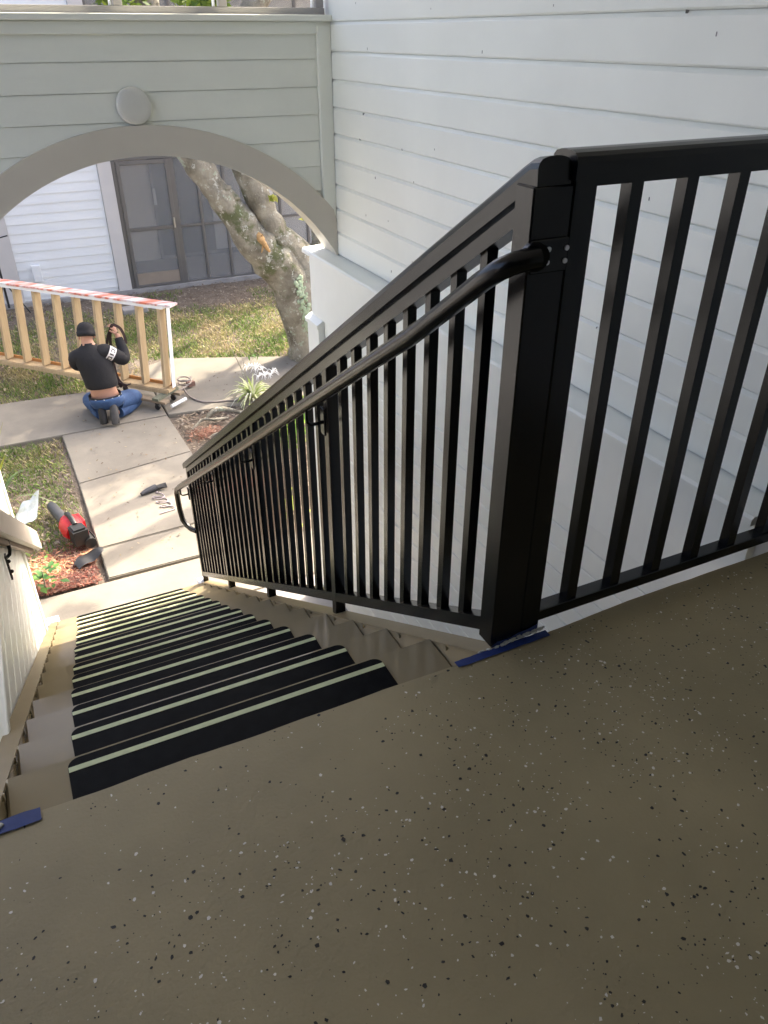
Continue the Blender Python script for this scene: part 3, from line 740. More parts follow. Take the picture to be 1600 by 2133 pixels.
for (x, y, z, r, wt) in ((-.33, 4.15, -1.55, .20, .35), (-.33, 3.85, -1.3, .25, .4), (-.33, 4.05, -.9, .3, .4), (-.3, 4.42, -1.9, .10, .12), (.3, 4.4, -2.1, .22, .18), (-.15, 5.3, -2.6, .22, .14), (-.33, 3.6, -1.0, .3, .35)):  # unseen leaf clumps added to shade left wall, low treads and apron
    p = over(x, y, z, r_.uniform(3.0, 4.2)); clumps.append((p[0], p[1], p[2], r, wt))
cr = leaf_cloud('crown', clumps, 900, .07, tr, [(.06, .10, .025), (.05, .085, .02), (.09, .13, .03), (.11, .13, .035)])
# limbs that carry the crown
mb = MB()
for c in clumps[::3]:
    st_ = (4.2, 10.5, 2.8) if c[0] < 7 else (6.2, 11.2, 3.2)
    p_ = smooth_path([st_, ((st_[0] + c[0]) / 2 + r_.uniform(-.4, .4), (st_[1] + c[1]) / 2 + r_.uniform(-.4, .4), (st_[2] + c[2]) / 2 + .4), c[:3]], 4)
    mb.tube(p_, interp([.07, .045, .02], 4), 6)
for (g0, g1, h0, h1, r0) in (((1.5, 7.25), (-.6, 6.35), 2.7, 3.6, .125), ((1.6, 6.75), (-.6, 5.55), 2.5, 3.4, .135)):
    a_, b_ = over(*g0, G, h0), over(*g1, G, h1)
    mid = [tuple(Vector(a_).lerp(Vector(b_), t_) + Vector((0, 0, .12 * math.sin(t_ * 7)))) for t_ in (0, .25, .5, .75, 1)]
    p_ = smooth_path([(6.2, 11.2, 3.2)] + mid, 5); mb.tube(p_, interp([.13, r0, r0, r0 * .9, r0 * .7, r0 * .4], 5), 8, 0, True, .3)
mb.build('branches', bark, tr)
# leaves sprouting on the left limb seen through the upper opening, and two sprigs by the arch
leaf_cloud('leaf_sprig', [(1.70, 9.8, 1.62, .30, 1), (2.50, 9.8, 1.62, .32, 1), (2.65, 9.7, 1.6, .2, .6), (1.5, 9.8, 1.7, .25, .6)], 150, .055, tr, [(.14, .22, .04), (.20, .28, .04), (.08, .14, .03)])
leaf_cloud('leaf_sprig', [(3.17, 9.72, -.43, .05, 1), (3.55, 9.7, -.72, .03, .4)], 14, .05, tr, [(.30, .36, .06), (.36, .38, .10)])

# ------------------------------------------------------------------ lawn grass, litter, mulch (stuff)
grassm = tint_mat('grass_blade', .7, .3)
def pathmask(x, y):
    on = ((x > .10) & (x < 1.40) & (y < 8.9) & (y > 5.6)) | ((y > 8.70) & (y < 10.04 + .02 * (-x)) & (x < 1.40)) | (y < 5.72)
    diag = (x > 1.32) & (y > 8.95 - .28 * (x - 1.3)) & (y < 10.75 - .40 * (x - 1.7))
    return on | diag
def density(x, y):
    out = np.zeros(len(x))
    for i in range(len(x)):
        nz = noise.noise(Vector((x[i] * 1.1, y[i] * 1.1, 2.2))) + .5 * noise.noise(Vector((x[i] * 3.2, y[i] * 3.2, 7)))
        d = .68 + .75 * nz
        if y[i] > 12.6: d -= (y[i] - 12.6) * .55
        if y[i] < 8.7 and x[i] < .2:
            d = .60 + .8 * nz
            if y[i] < 6.9: d -= (6.9 - y[i]) * .75
            if x[i] > -.02 and y[i] < 7.4: d -= .35
        if x[i] > 1.3 and y[i] < 9: d = -1
        out[i] = d
    return out
def scatter(n, x0, x1, y0, y1):
    x = rng.uniform(x0, x1, n); y = rng.uniform(y0, y1, n); return x, y
def blades(name, n, area, hmin, hmax, cols, wbase=.004):
    x, y = scatter(n, *area); k = (~pathmask(x, y)) & (rng.random(n) < density(x, y)); x, y = x[k], y[k]; n = len(x)
    h = (hmin + (hmax - hmin) * rng.random(n) ** 1.5); a = rng.uniform(0, 6.283, n); lean = rng.uniform(.2, 1.1, n) * h
    wv = wbase * (.7 + .8 * rng.random(n))
    dx, dy = np.cos(a), np.sin(a); z0 = np.full(n, G - .035)
    V = np.empty((n, 4, 3))
    V[:, 0] = np.stack([x - dy * wv, y + dx * wv, z0], 1); V[:, 1] = np.stack([x + dy * wv, y - dx * wv, z0], 1)
    V[:, 2] = np.stack([x + dx * lean * .5 + dy * wv * .8, y + dy * lean * .5 - dx * wv * .8, z0 + h * .7], 1)
    V[:, 3] = np.stack([x + dx * lean, y + dy * lean, z0 + h], 1)
    nz = np.array([noise.noise(Vector((q * 1.7, w_ * 1.7, 9))) for q, w_ in zip(x, y)])
    c = np.array(cols); idx = np.clip((rng.random(n) * .8 + nz * .9 + .1) * len(c), 0, len(c) - 1).astype(int)
    col = np.ones((n, 4, 4)); col[:, :, :3] = (c[idx] * (.75 + .5 * rng.random(n))[:, None])[:, None, :]
    o = bulk(name, V.reshape(-1, 3), np.arange(n * 4).reshape(n, 4), grassm, color=col.reshape(-1, 4)); tag(o, kind='stuff')
    return o
gcols = [(.13, .21, .05), (.16, .25, .06), (.21, .28, .08), (.28, .30, .10), (.36, .34, .15), (.44, .38, .21)]
o = blades('lawn_grass', 95000, (-2.6, 5.6, 9.9, 14.3), .02, .07, gcols, .005); tag(o, 'short patchy green and straw grass on the lawn behind the path', 'grass')
o = blades('bed_grass', 30000, (-2.2, .18, 5.7, 8.78), .02, .07, gcols, .004); tag(o, 'short patchy grass in the bed left of the sidewalk', 'grass')

def chips(name, n, fn, lmin, lmax, cols, zoff=.0, asp=.3, label=None, cat=None):
    P = fn(n); n = len(P); a = rng.uniform(0, 6.283, n); l = rng.uniform(lmin, lmax, n) * .5; wv = l * asp * rng.uniform(.5, 1.4, n)
    tz = rng.uniform(-.35, .35, (n, 2)); u = np.stack([np.cos(a), np.sin(a), tz[:, 0]], 1); v = np.stack([-np.sin(a), np.cos(a), tz[:, 1]], 1)
    c = np.stack([P[:, 0], P[:, 1], np.full(n, G - .030 + zoff) + rng.random(n) * .022], 1)
    V = np.empty((n, 4, 3)); U = u * l[:, None]; W = v * wv[:, None]
    V[:, 0] = c - U - W; V[:, 1] = c + U - W * .6; V[:, 2] = c + U + W * .5; V[:, 3] = c - U + W
    cc = np.array(cols)[rng.integers(0, len(cols), n)] * (.65 + .7 * rng.random(n))[:, None]
    col = np.ones((n, 4, 4)); col[:, :, :3] = cc[:, None, :]
    o = bulk(name, V.reshape(-1, 3), np.arange(n * 4).reshape(n, 4), grassm, color=col.reshape(-1, 4)); tag(o, label, cat, kind='stuff'); return o
def region(boxes, dens=None):
    def fn(n):
        out = []
        for (x0, x1, y0, y1, wgt) in boxes:
            k = int(n * wgt); x, y = scatter(k, x0, x1, y0, y1); q = ~pathmask(x, y)
            out.append(np.stack([x[q], y[q]], 1))
        return np.concatenate(out)
    return fn
def blob(lst):
    def fn(n):
        out = []
        for (x, y, sx, sy, wgt) in lst:
            k = int(n * wgt); p = np.stack([rng.normal(x, sx, k), rng.normal(y, sy, k)], 1); q = ~pathmask(p[:, 0], p[:, 1]); out.append(p[q])
        return np.concatenate(out)
    return fn
chips('red_mulch', 6500, blob([(-.28, 6.0, .16, .17, .35), (-.12, 5.82, .16, .09, .4), (.02, 6.1, .10, .2, .25)]), .015, .06, [(.30, .10, .07), (.38, .16, .11), (.24, .09, .07), (.36, .22, .16), (.16, .09, .07), (.22, .13, .10)], .008, .25, 'loose red wood mulch beside the left end of the steps', 'mulch')
chips('pale_mulch', 1100, blob([(-.28, 6.1, .11, .10, .6), (.07, 6.12, .05, .05, .4)]), .02, .07, [(.55, .38, .22), (.50, .22, .12), (.60, .30, .18)], .016, .25, 'pale orange mulch chips heaped on the red mulch', 'mulch')
chips('leaf_litter', 15000, region([(-2.6, 5.8, 12.4, 14.35, .45), (-2.2, .16, 5.75, 8.7, .22), (1.37, 3.2, 6.0, 8.75, .33)]), .015, .055, [(.22, .18, .14), (.29, .24, .18), (.14, .11, .09), (.36, .31, .25), (.18, .13, .10)], .004, .5, 'brown leaf litter on the bare soil', 'litter')
chips('lawn_litter', 2600, region([(-2.6, 5.6, 10.0, 13.2, 1.)]), .02, .06, [(.36, .28, .17), (.28, .20, .12), (.42, .35, .24), (.20, .14, .09)], .02, .45, 'dry fallen leaves on the lawn', 'litter')
chips('red_bed_mulch', 900, blob([(1.66, 8.12, .10, .08, .6), (1.75, 6.5, .12, .25, .4)]), .02, .06, [(.30, .15, .10), (.30, .20, .15), (.24, .11, .08)], .012, .3, 'reddish mulch patch by the roots right of the sidewalk', 'mulch')
chips('path_debris', 260, lambda n: np.concatenate([np.stack([rng.uniform(.2, 1.3, n), rng.uniform(5.8, 9.9, n)], 1), np.stack([rng.uniform(1.4, 3.4, n // 2), rng.uniform(8.9, 9.9, n // 2)], 1)]), .008, .03, [(.22, .16, .10), (.30, .25, .15), (.12, .09, .06)], .035, .5, 'small scattered leaf bits on the concrete path', 'litter')

# roots in the right bed
rt = thing('tree_root', 'gnarled surface roots in the bare bed right of the sidewalk', 'root', (1.75, 8.35, G))
for pts, rr in (([(1.52, 8.32, G - .03), (1.66, 8.40, G + .03), (1.80, 8.34, G + .035), (1.98, 8.44, G - .02)], [.010, .018, .02, .012]), ([(1.60, 7.98, G - .03), (1.74, 8.0, G + .02), (1.95, 7.95, G - .02)], [.008, .014, .009]), ([(1.72, 8.52, G - .04), (1.9, 8.58, G + .05), (2.2, 8.5, G - .02)], [.02, .035, .02])):
    MB().tube(smooth_path(pts, 4), interp(rr, 4), 9, 0, True, .5).build('root', bark, rt)
# stepping stone / low slab by the lawn edge
pv = MB().box(1.55, 1.95, 13.05, 13.3, G - .04, G + .06, bev=.01).build('edging_block', conc_g); tag(pv, 'grey concrete block lying at the bare edge of the lawn', 'block')

# ------------------------------------------------------------------ plants
plm = tint_mat('plant_leaf', .5, .3)
def strap_leaves(name, base, n, lmin, lmax, spread, wd, cols, parent, droop=.6, seed=1, az=(0, 6.283)):
    r_ = random.Random(seed); me_list = []
    for i in range(n):
        a = r_.uniform(*az); L_ = r_.uniform(lmin, lmax); e = r_.uniform(.25, 1.0) * spread; mb = MB(); pts = []; K = 5
        for k in range(K + 1):
            t_ = k / K; rad = L_ * t_ * math.sin(e * (.4 + .6 * t_)); zz = L_ * t_ * math.cos(e * (.4 + .6 * t_)) - droop * L_ * t_ ** 3 * math.sin(e)
            pts.append(Vector(base) + Vector((math.cos(a) * rad, math.sin(a) * rad, max(.004, zz))))
        side = Vector((-math.sin(a), math.cos(a), 0)); vs = []
        for k, p in enumerate(pts):
            wv = wd * math.sin(math.pi * min(.97, .25 + .72 * k / K)); vs += [p - side * wv + Vector((0, 0, wv * .4)), p, p + side * wv + Vector((0, 0, wv * .4))]
        fs = []
        for k in range(K): b = 3 * k; fs += [(b, b + 1, b + 4, b + 3), (b + 1, b + 2, b + 5, b + 4)]
        me = mb.add(vs, fs, 0, True).mesh('leaf', plm); c = Vector(r_.choice(cols)) * r_.uniform(.8, 1.2)
        at = me.color_attributes.new('tint', 'FLOAT_COLOR', 'POINT'); at.data.foreach_set('color', np.tile([c.x, c.y, c.z, 1], len(vs)).astype(np.float32))
        inst(name, me, parent)
p1 = thing('spider_lily', 'pale yellow green strappy lily beside the path next to the railing', 'plant', (2.40, 8.80, G))
strap_leaves('leaf', (2.40, 8.78, G - .03), 110, .22, .48, 1.1, .014, [(.62, .66, .36), (.70, .72, .48), (.36, .48, .12), (.75, .76, .62)], p1, .5, 4)
wp = mat('white_lily_petal', (.80, .80, .78), .5)
r_ = random.Random(9)
for i in range(9):
    c = Vector((2.52 + r_.uniform(-.16, .16), 8.82 + r_.uniform(-.14, .14), G + .34 + r_.uniform(-.07, .09))); mb = MB()
    for j in range(6):
        a = j * 1.047 + r_.random(); mb.tube([c, c + Vector((math.cos(a) * .05, math.sin(a) * .05, .03)), c + Vector((math.cos(a) * .10, math.sin(a) * .10, -.02))], [.004, .006, .001], 4)
    mb.build('flower', wp, p1)
tw = thing('bare_twig', 'thin bare twig standing up behind the pale lily', 'twig', (2.38, 8.95, G))
MB().tube([(2.42, 8.95, G), (2.36, 9.05, G + .35), (2.26, 9.05, G + .62)], [.007, .006, .003], 5).tube([(2.40, 8.98, G + .2), (2.40, 9.05, G + .42), (2.37, 9.1, G + .66)], [.006, .004, .002], 5).tube([(2.42, 9.0, G + .1), (2.5, 9.05, G + .40), (2.56, 9.1, G + .44)], [.004, .003, .002], 5).build('stem', bark, tw)
leaf_cloud('leaf', [(2.55, 9.1, G + .43, .06, 1)], 14, .03, tw, [(.10, .20, .05)], False)
p2 = thing('young_palm', 'young palm with long thin green fronds by the left wall', 'plant', (-.58, 7.35, G))
strap_leaves('leaf', (-.58, 7.30, G - .02), 26, .30, .72, 1.25, .010, [(.10, .17, .06), (.14, .22, .09), (.20, .26, .13)], p2, .55, 8)
strap_leaves('leaf', (-.60, 7.55, G), 10, .5, .9, .45, .016, [(.22, .26, .03), (.30, .33, .04)], p2, .2, 3)
p3 = thing('small_shrub', 'small leafy green plant in the red mulch by the left wall', 'plant', (-.32, 5.82, G))
MB().tube([(-.33, 5.83, G - .03), (-.32, 5.82, G + .16)], .006, 5).build('stem', bark, p3)
def broad_leaves(parent, c, n, s_, spread, cols, seed):
    r_ = random.Random(seed)
    for i in range(n):
        a = r_.uniform(0, 6.283); e = r_.uniform(-.3, .6); p = Vector(c) + Vector((r_.gauss(0, spread), r_.gauss(0, spread), abs(r_.gauss(.08, spread))))
        d = Vector((math.cos(a), math.sin(a), e)).normalized(); sd_ = d.cross(Vector((0, 0, 1))).normalized(); k = s_ * r_.uniform(.6, 1.2)
        nrm = sd_.cross(d)
        vs = [p, p + d * k * .5 + sd_ * k * .36 + nrm * k * .06, p + d * k * 1.05 - nrm * k * .1, p + d * k * .5 - sd_ * k * .36 + nrm * k * .06, p + d * k * .5 - nrm * k * .03]
        me = MB().add(vs, [(0, 4, 1), (4, 2, 1), (0, 3, 4), (4, 3, 2)], 0, True).mesh('leaf', plm); cc = Vector(r_.choice(cols)) * r_.uniform(.75, 1.25)
        at = me.color_attributes.new('tint', 'FLOAT_COLOR', 'POINT'); at.data.foreach_set('color', np.tile([cc.x, cc.y, cc.z, 1], 5).astype(np.float32))
        inst('leaf', me, parent)
broad_leaves(p3, (-.33, 5.82, G + .02), 34, .075, .065, [(.07, .17, .05), (.10, .22, .07), (.13, .26, .06)], 2)
p4 = thing('green_shrub', 'bright green shrub seen through the lower stair balusters', 'shrub', (2.3, 6.9, G))
MB().tube([(2.3, 6.9, G - .03), (2.3, 6.9, G + .5)], .012, 6).build('stem', bark, p4)
broad_leaves(p4, (2.3, 6.9, G + .3), 120, .13, .19, [(.20, .34, .04), (.26, .40, .05), (.12, .24, .04)], 6)
p5 = thing('green_shrub', 'low yellow green plant growing under the open side of the stairs', 'shrub', (1.72, 5.5, G))
broad_leaves(p5, (1.80, 5.9, G + .02), 40, .10, .10, [(.30, .40, .05), (.34, .42, .08)], 7)

# plastic sheet
ps = MB(); vs = []; 
for j in range(7):
    for i in range(7):
        x = -.50 + .20 * i / 6; y = 6.92 + .36 * j / 6; vs.append((x + .08 * j / 6, y, G + .02 + .12 * (i / 6) * (j / 6) + .05 * noise.noise(Vector((i * .6, j * .6, 0)))))
ps.add(vs, [(j * 7 + i, j * 7 + i + 1, j * 7 + i + 8, j * 7 + i + 7) for j in range(6) for i in range(6)], 0, True)
o = ps.build('plastic_sheet', mat('cloudy_plastic', (.50, .55, .53), .3, .35, 12, trans=.35)); tag(o, 'crumpled cloudy plastic sheet lying in the grass by the left wall', 'plastic sheet')

# ------------------------------------------------------------------ leaf blower
lb = thing('leaf_blower', 'red and black cordless leaf blower lying in the grass by the sidewalk', 'leaf blower', (.0, 6.5, G))
redp = mat('red_tool_plastic', (.52, .012, .018), .38, .1, 10); blkp = mat('black_tool_plastic', (.018, .019, .02), .45, .2, 20); gryp = mat('dark_grey_tube_plastic', (.045, .048, .055), .5, .15, 10)
def lbp(t, h=.07): return Vector((-.145 + .20 * t, 7.06 - .86 * t, G + h))
MB().tube([lbp(-.02, .055), lbp(.02, .055), lbp(.25, .06), lbp(.50, .085)], [.040, .048, .05, .058], 16).build('nozzle_tube', gryp, lb)
d_ = (lbp(1) - lbp(0)).normalized(); sd_ = d_.cross(Vector((0, 0, 1))).normalized()
hb = MB().tube([lbp(.47, .09), lbp(.52, .10), lbp(.60, .115), lbp(.70, .12), lbp(.78, .115)], [.056, .075, .10, .105, .085], 14, 0, True, .15)
hb.obox(lbp(.62, .10) - sd_ * .08, d_, sd_, (0, 0, 1), .085, .03, .06)
hou = hb.build('motor_housing', redp, lb)
wl = mat('white_tool_print', (.8, .78, .76), .5)
MB().obox(lbp(.60, .12) - sd_ * .111, d_, (0, 0, 1), sd_, .035, .012, .002).build('side_stripe', wl, hou)
MB().tube([lbp(.55, .205), lbp(.62, .235), lbp(.72, .235), lbp(.80, .20)], [.02, .024, .024, .026], 10).build('handle', blkp, lb)
MB().obox(lbp(.86, .12), d_, sd_, (0, 0, 1), .075, .065, .07).obox(lbp(.86, .195), d_, sd_, (0, 0, 1), .055, .05, .012).build('battery_pack', blkp, lb)
MB().obox(lbp(.90, .135) - sd_ * .068, d_, (0, 0, 1), sd_, .02, .015, .004).build('battery_badge', redp, lb)
gm = MB()
for i in range(6): gm.tube([lbp(.80 + .028 * i, .05) - sd_ * .10, lbp(.80 + .028 * i, .095) - sd_ * .11], .006, 5)
gm.tube([lbp(.80, .055) - sd_ * .06, lbp(.97, .055) - sd_ * .06], .050, 12); gm.build('intake_guard', blkp, lb)
fl = MB(); vs = []
for i in range(13):
    t_ = i / 12; x = -.06 + .24 * t_; y = 5.98 + .13 * t_ + .02 * math.sin(t_ * 5)
    wv = .025 + .045 * math.sin(math.pi * (.15 + .8 * t_)); zc = G + .012 + .05 * t_ + .012 * math.sin(t_ * 9)
    vs += [(x + wv * .4, y - wv, zc), (x, y, zc + .022), (x - wv * .4, y + wv, zc + .004)]
fs = [];
for i in range(12): b = 3 * i; fs += [(b, b + 3, b + 4, b + 1), (b + 1, b + 4, b + 5, b + 2)]
o = fl.add(vs, fs, 0, True).build('rubber_flap', blkp); tag(o, 'crumpled black rubber piece on the red mulch at the sidewalk edge', 'rubber')

# ------------------------------------------------------------------ power tool with cord on the sidewalk
gt = thing('corded_tool', 'small dark corded hand tool lying on the concrete sidewalk', 'tool', (.8, 7.0, G))
MB().tube([(.68, 6.97, G + .025), (.74, 7.0, G + .03), (.84, 7.03, G + .035)], [.018, .03, .034], 10).build('tool_body', gryp, gt)
mb = MB()
for i in range(4): mb.tube([(.84, 7.01 + .012 * i, G + .035), (.945, 7.0 + .028 * i, G + .03)], [.012, .008], 6)
mb.build('tool_head', blkp, gt)
cp = [(.84, 6.98, G + .012)]; r_ = random.Random(2)
for i in range(44):
    t_ = i / 43; cp.append((.82 + .06 * math.sin(t_ * 21) + .05 * t_, 6.92 - .32 * t_ + .06 * math.cos(t_ * 21 + .6) * (1 - .4 * t_), G + .008 + .004 * (i % 3)))
cp.append((.77, 6.55, G + .008))
MB().tube(cp, .006, 6).build('cord', mat('grey_cord', (.30, .26, .27), .5), gt)

# ------------------------------------------------------------------ wooden frame on a dolly
wfz0, wfz1 = -2.44, -1.42
fr = thing('wooden_rail_frame', 'pale wooden stud frame with red streaked white top board carried on a dolly', 'wood frame', (.5, 10.2, G))
D = Vector((-.664, .748, 0)); Nn = Vector((.748, .664, 0)); LEAN = Vector((.085, .075, 0)) 
P0 = Vector((1.47, 9.10, 0)); LEN = 4.1
def fp(s_, t_, d=0.0):
    """s along, t 0..1 up, d across"""
    return P0 + D * s_ + LEAN * t_ + Nn * d + Vector((0, 0, wfz0 + (wfz1 - wfz0) * t_))
up_ = (fp(0, 1) - fp(0, 0)).normalized()
red = bpy.data.materials.new('red_streaked_white_board'); red.use_nodes = True
_n = red.node_tree.nodes; _l = red.node_tree.links; _b = _n['Principled BSDF']; _b.inputs['Roughness'].default_value = .4; _tc = _n.new('ShaderNodeTexCoord')
_mp = _n.new('ShaderNodeMapping'); _mp.inputs['Rotation'].default_value = (0, 0, R_(41)); _mp.inputs['Scale'].default_value = (2.0, 9, 6); _l.new(_tc.outputs['Object'], _mp.inputs[0])
_q = _n.new('ShaderNodeTexNoise'); _q.inputs['Scale'].default_value = 1.5; _q.inputs['Detail'].default_value = 7; _l.new(_mp.outputs[0], _q.inputs['Vector'])
_rp = _n.new('ShaderNodeValToRGB'); _rp.color_ramp.elements[0].position = .40; _rp.color_ramp.elements[1].position = .60; _rp.color_ramp.elements[0].color = (.72, .70, .70, 1); _rp.color_ramp.elements[1].color = (.60, .17, .10, 1)
_l.new(_q.outputs['Fac'], _rp.inputs[0]); _l.new(_rp.outputs[0], _b.inputs['Base Color'])
MB().obox(fp(LEN / 2 - .06, 1) + up_ * .012, D, Nn, up_, LEN / 2 + .08, .072, .012).build('top_board', red, fr)
MB().obox(fp(LEN / 2, 1) - up_ * .018, D, Nn, up_, LEN / 2 + .015, .06, .018).build('top_plate', house_w, fr)
MB().obox(fp(LEN / 2, 0), D, Nn, up_, LEN / 2 + .02, .068, .018).build('bottom_plate', wood_tan, fr)
MB().obox(fp(LEN / 2, 0) + Nn * .078 + up_ * .02, D, Nn, up_, LEN / 2, .009, .035).build('kick_strip', mat('orange_strip_wood', (.50, .23, .07), .6, .2, 6), fr)
MB().obox(fp(LEN / 2, 0) - Nn * .074 - up_ * .012, D, Nn, up_, LEN / 2, .005, .022).build('edge_strip', wood_tan, fr)
hgt = (fp(0, 1) - fp(0, 0)).length
k = 0
for i in range(13):
    s_ = .05 + .318 * i
    MB().obox((fp(s_, 0) + fp(s_, 1)) / 2, D, Nn, up_, .019, .055, hgt / 2 - .037).build('stud', wood_tan, fr)
MB().obox((fp(-.024, 0) + fp(-.024, 1)) / 2 + Nn * .035, D, Nn, up_, .004, .030, hgt / 2 - .02).build('end_board', house_w, fr)
# dolly
dl = thing('furniture_dolly', 'low wooden dolly with small casters under the near end of the wooden frame', 'dolly', (1.3, 9.3, G))
wdk = mat('weathered_dolly_wood', (.30, .235, .16), .7, .3, 9, stretch=(2, 2, 8)); 
for d in (-.20, .10): MB().obox(P0 + D * .42 + Nn * d + Vector((0, 0, G + .112)), D, Nn, (0, 0, 1), .50, .045, .016).build('deck_board', wdk, dl)
for s_ in (.05, .78): MB().obox(P0 + D * s_ + Nn * -.05 + Vector((0, 0, G + .145)), Nn, D, (0, 0, 1), .21, .045, .016).build('cross_board', mat('green_carpet_pad', (.16, .17, .12), .95, .3, 30) if s_ < .4 else wdk, dl)
for s_, d in ((.06, -.22), (.80, -.22), (.06, .10), (.80, .10)):
    c = P0 + D * s_ + Nn * d; cs = MB().obox(c + Vector((0, 0, G + .085)), D, Nn, (0, 0, 1), .02, .02, .012).build('caster', blkp, dl)
    MB().tube([c + Nn * -.012 + Vector((0, 0, G + .036)), c + Nn * .012 + Vector((0, 0, G + .036))], .036, 14).build('wheel', blkp, cs)
MB().tube([P0 + D * -.12 + Nn * -.18 + Vector((0, 0, G + .06)), P0 + D * -.16 + Nn * .06 + Vector((0, 0, G + .07))], .022, 10).build('pull_bar', house_w, dl)
# ratchet strap / rope from the frame
rp = thing('lashing_rope', 'grey rope coiled at the frame foot and trailing along the concrete edge', 'rope', (1.8, 9.5, G))
ropem = mat('grey_rope', (.30, .26, .23), .8, .2, 60)
mb = MB(); pts = [(1.52, 9.15, G + .12)]
for i in range(26):
    a = i * .5; pts.append((1.74 + .085 * math.cos(a), 9.58 + .12 * math.sin(a), G + .03 + .004 * i))
mb.tube(pts, .010, 6).build('rope_coil', ropem, rp)
MB().tube(smooth_path([(1.68, 9.45, G + .05), (1.70, 9.2, G + .02), (1.80, 8.98, G + .012), (1.95, 8.90, G + .012), (2.12, 8.86, G + .012), (2.25, 8.80, G + .02)], 4), .012, 6).build('rope_tail', ropem, rp)
MB().obox((1.80, 9.52, G + .05), (1, .3, 0), (-.3, 1, 0), (0, 0, 1), .05, .03, .03).build('buckle', mat('rusty_buckle', (.22, .12, .09), .6, .3, 20), rp)
# tripod / pole at far left by the house
tp = thing('tripod_stand', 'thin dark pole stand by the house at the left edge', 'stand', (-.16, 14.0, G))
MB().tube([(-.12, 13.9, G + .1), (-.12, 13.9, G + 1.25)], .018, 8).build('pole', blkp, tp)
for a in (0, 2.1, 4.2): MB().tube([(-.12, 13.9, G + .55), (-.12 + .30 * math.cos(a), 13.9 + .30 * math.sin(a), G - .02)], .012, 6).build('leg', blkp, tp)
MB().tube([(-.40, 13.9, G + 1.12), (.12, 13.9, G + 1.22)], .010, 6).build('arm', blkp, tp)

# ------------------------------------------------------------------ the worker
pn = thing('person', 'person in black sweatshirt, dark beanie and jeans kneeling with back turned', 'person', (.72, 8.95, G))
skin = mat('skin', (.52, .28, .185), .5, .08, 20); knit = mat('black_knit', (.012, .012, .014), .85, .3, 60, bump=.5, bscale=150, bdist=.002)
sweat = mat('black_sweatshirt', (.009, .009, .011), .8, .25, 8, bump=.35, bscale=14, bdist=.02); jean = mat('blue_denim', (.045, .10, .22), .8, .4, 9, col2=(.02, .05, .13), bump=.4, bscale=16, bdist=.012)
boot = mat('grey_boot', (.07, .068, .066), .8, .25, 20); bootd = mat('dark_boot', (.02, .019, .018), .7, .25, 20)
def skin_mesh(name, verts, edges, radii, m_, parent, root=0, sub=2):
    me = bpy.data.meshes.new(name); me.from_pydata(verts, edges, []); o = bpy.data.objects.new(name, me); C.objects.link(o)
    o.modifiers.new('s', 'SKIN'); 
    for i, v in enumerate(me.skin_vertices[0].data):
        r = radii[i]; v.radius = r if isinstance(r, tuple) else (r, r); v.use_root = (i == root)
    sm = o.modifiers.new('d', 'SUBSURF'); sm.levels = sub; sm.render_levels = sub
    dg = bpy.context.evaluated_depsgraph_get(); nm = bpy.data.meshes.new_from_object(o.evaluated_get(dg), depsgraph=dg)
    bpy.data.objects.remove(o); nm.materials.clear(); nm.materials.append(m_)
    nm.polygons.foreach_set('use_smooth', [True] * len(nm.polygons))
    return inst(name, nm, parent)
X, Y, Zg = .70, 8.95, G
body_v = [(.69, 8.93, G + .30), (.675, 8.96, G + .44), (.655, 9.00, G + .60), (.64, 9.03, G + .75), (.625, 9.05, G + .865), (.625, 9.075, G + .94), (.635, 9.10, G + 1.02), (.64, 9.115, G + 1.10),   # spine to head top
          (.50, 9.03, G + .82), (.50, 9.20, G + .62), (.66, 9.36, G + .66),                       # left arm
          (.775, 9.00, G + .83), (.965, 9.02, G + .70), (.985, 9.16, G + .86), (.975, 9.20, G + .95),   # right arm up
          (.60, 8.96, G + .22), (.56, 9.34, G + .13), (.57, 8.98, G + .09),                     # left leg
          (.80, 8.97, G + .22), (1.02, 9.22, G + .12), (.76, 8.92, G + .085)]                    # right leg
body_e = [(0, 1), (1, 2), (2, 3), (3, 4), (4, 5), (5, 6), (6, 7), (4, 8), (8, 9), (9, 10), (4, 11), (11, 12), (12, 13), (13, 14), (0, 15), (15, 16), (16, 17), (0, 18), (18, 19), (19, 20)]
body_r = [(.160, .126), (.160, .126), (.13, .10), (.12, .09), (.06, .05), (.056, .056), (.080, .088), (.060, .07), .06, .045, .032, .06, .045, .034, .028, .085, .06, .045, .085, .06, .045]
skin_mesh('body', body_v, body_e, body_r, skin, pn)
def loft(mb, rings, n=20, mi=0):
    """rings: (cx, cy, cz, rx, ry, tilt about x)"""
    vs = []
    for (cx, cy, cz, rx, ry, tx) in rings:
        for j in range(n):
            a = 6.28319 * j / n; q = Matrix.Rotation(R_(tx), 3, 'X') @ Vector((rx * math.cos(a), ry * math.sin(a), 0))
            v = Vector((cx, cy, cz)) + q; w_ = noise.noise(v * 9) * .010 + noise.noise(v * 21) * .004
            vs.append(v + q.normalized() * w_)
    fs = [(i * n + j, i * n + (j + 1) % n, (i + 1) * n + (j + 1) % n, (i + 1) * n + j) for i in range(len(rings) - 1) for j in range(n)]
    fs += [tuple(range(n))[::-1], tuple((len(rings) - 1) * n + j for j in range(n))]
    return mb.add(vs, fs, mi, True)
mb = MB()
loft(mb, [(.682, 8.948, G + .43, .172, .132, -6), (.680, 8.952, G + .445, .180, .140, -6), (.675, 8.965, G + .50, .184, .142, -6), (.662, 8.99, G + .62, .194, .145, -6), (.648, 9.02, G + .74, .205, .142, -8), (.638, 9.035, G + .82, .19, .12, -10), (.630, 9.05, G + .875, .135, .095, -12), (.627, 9.06, G + .91, .078, .075, -14), (.627, 9.064, G + .925, .070, .070, -14)])
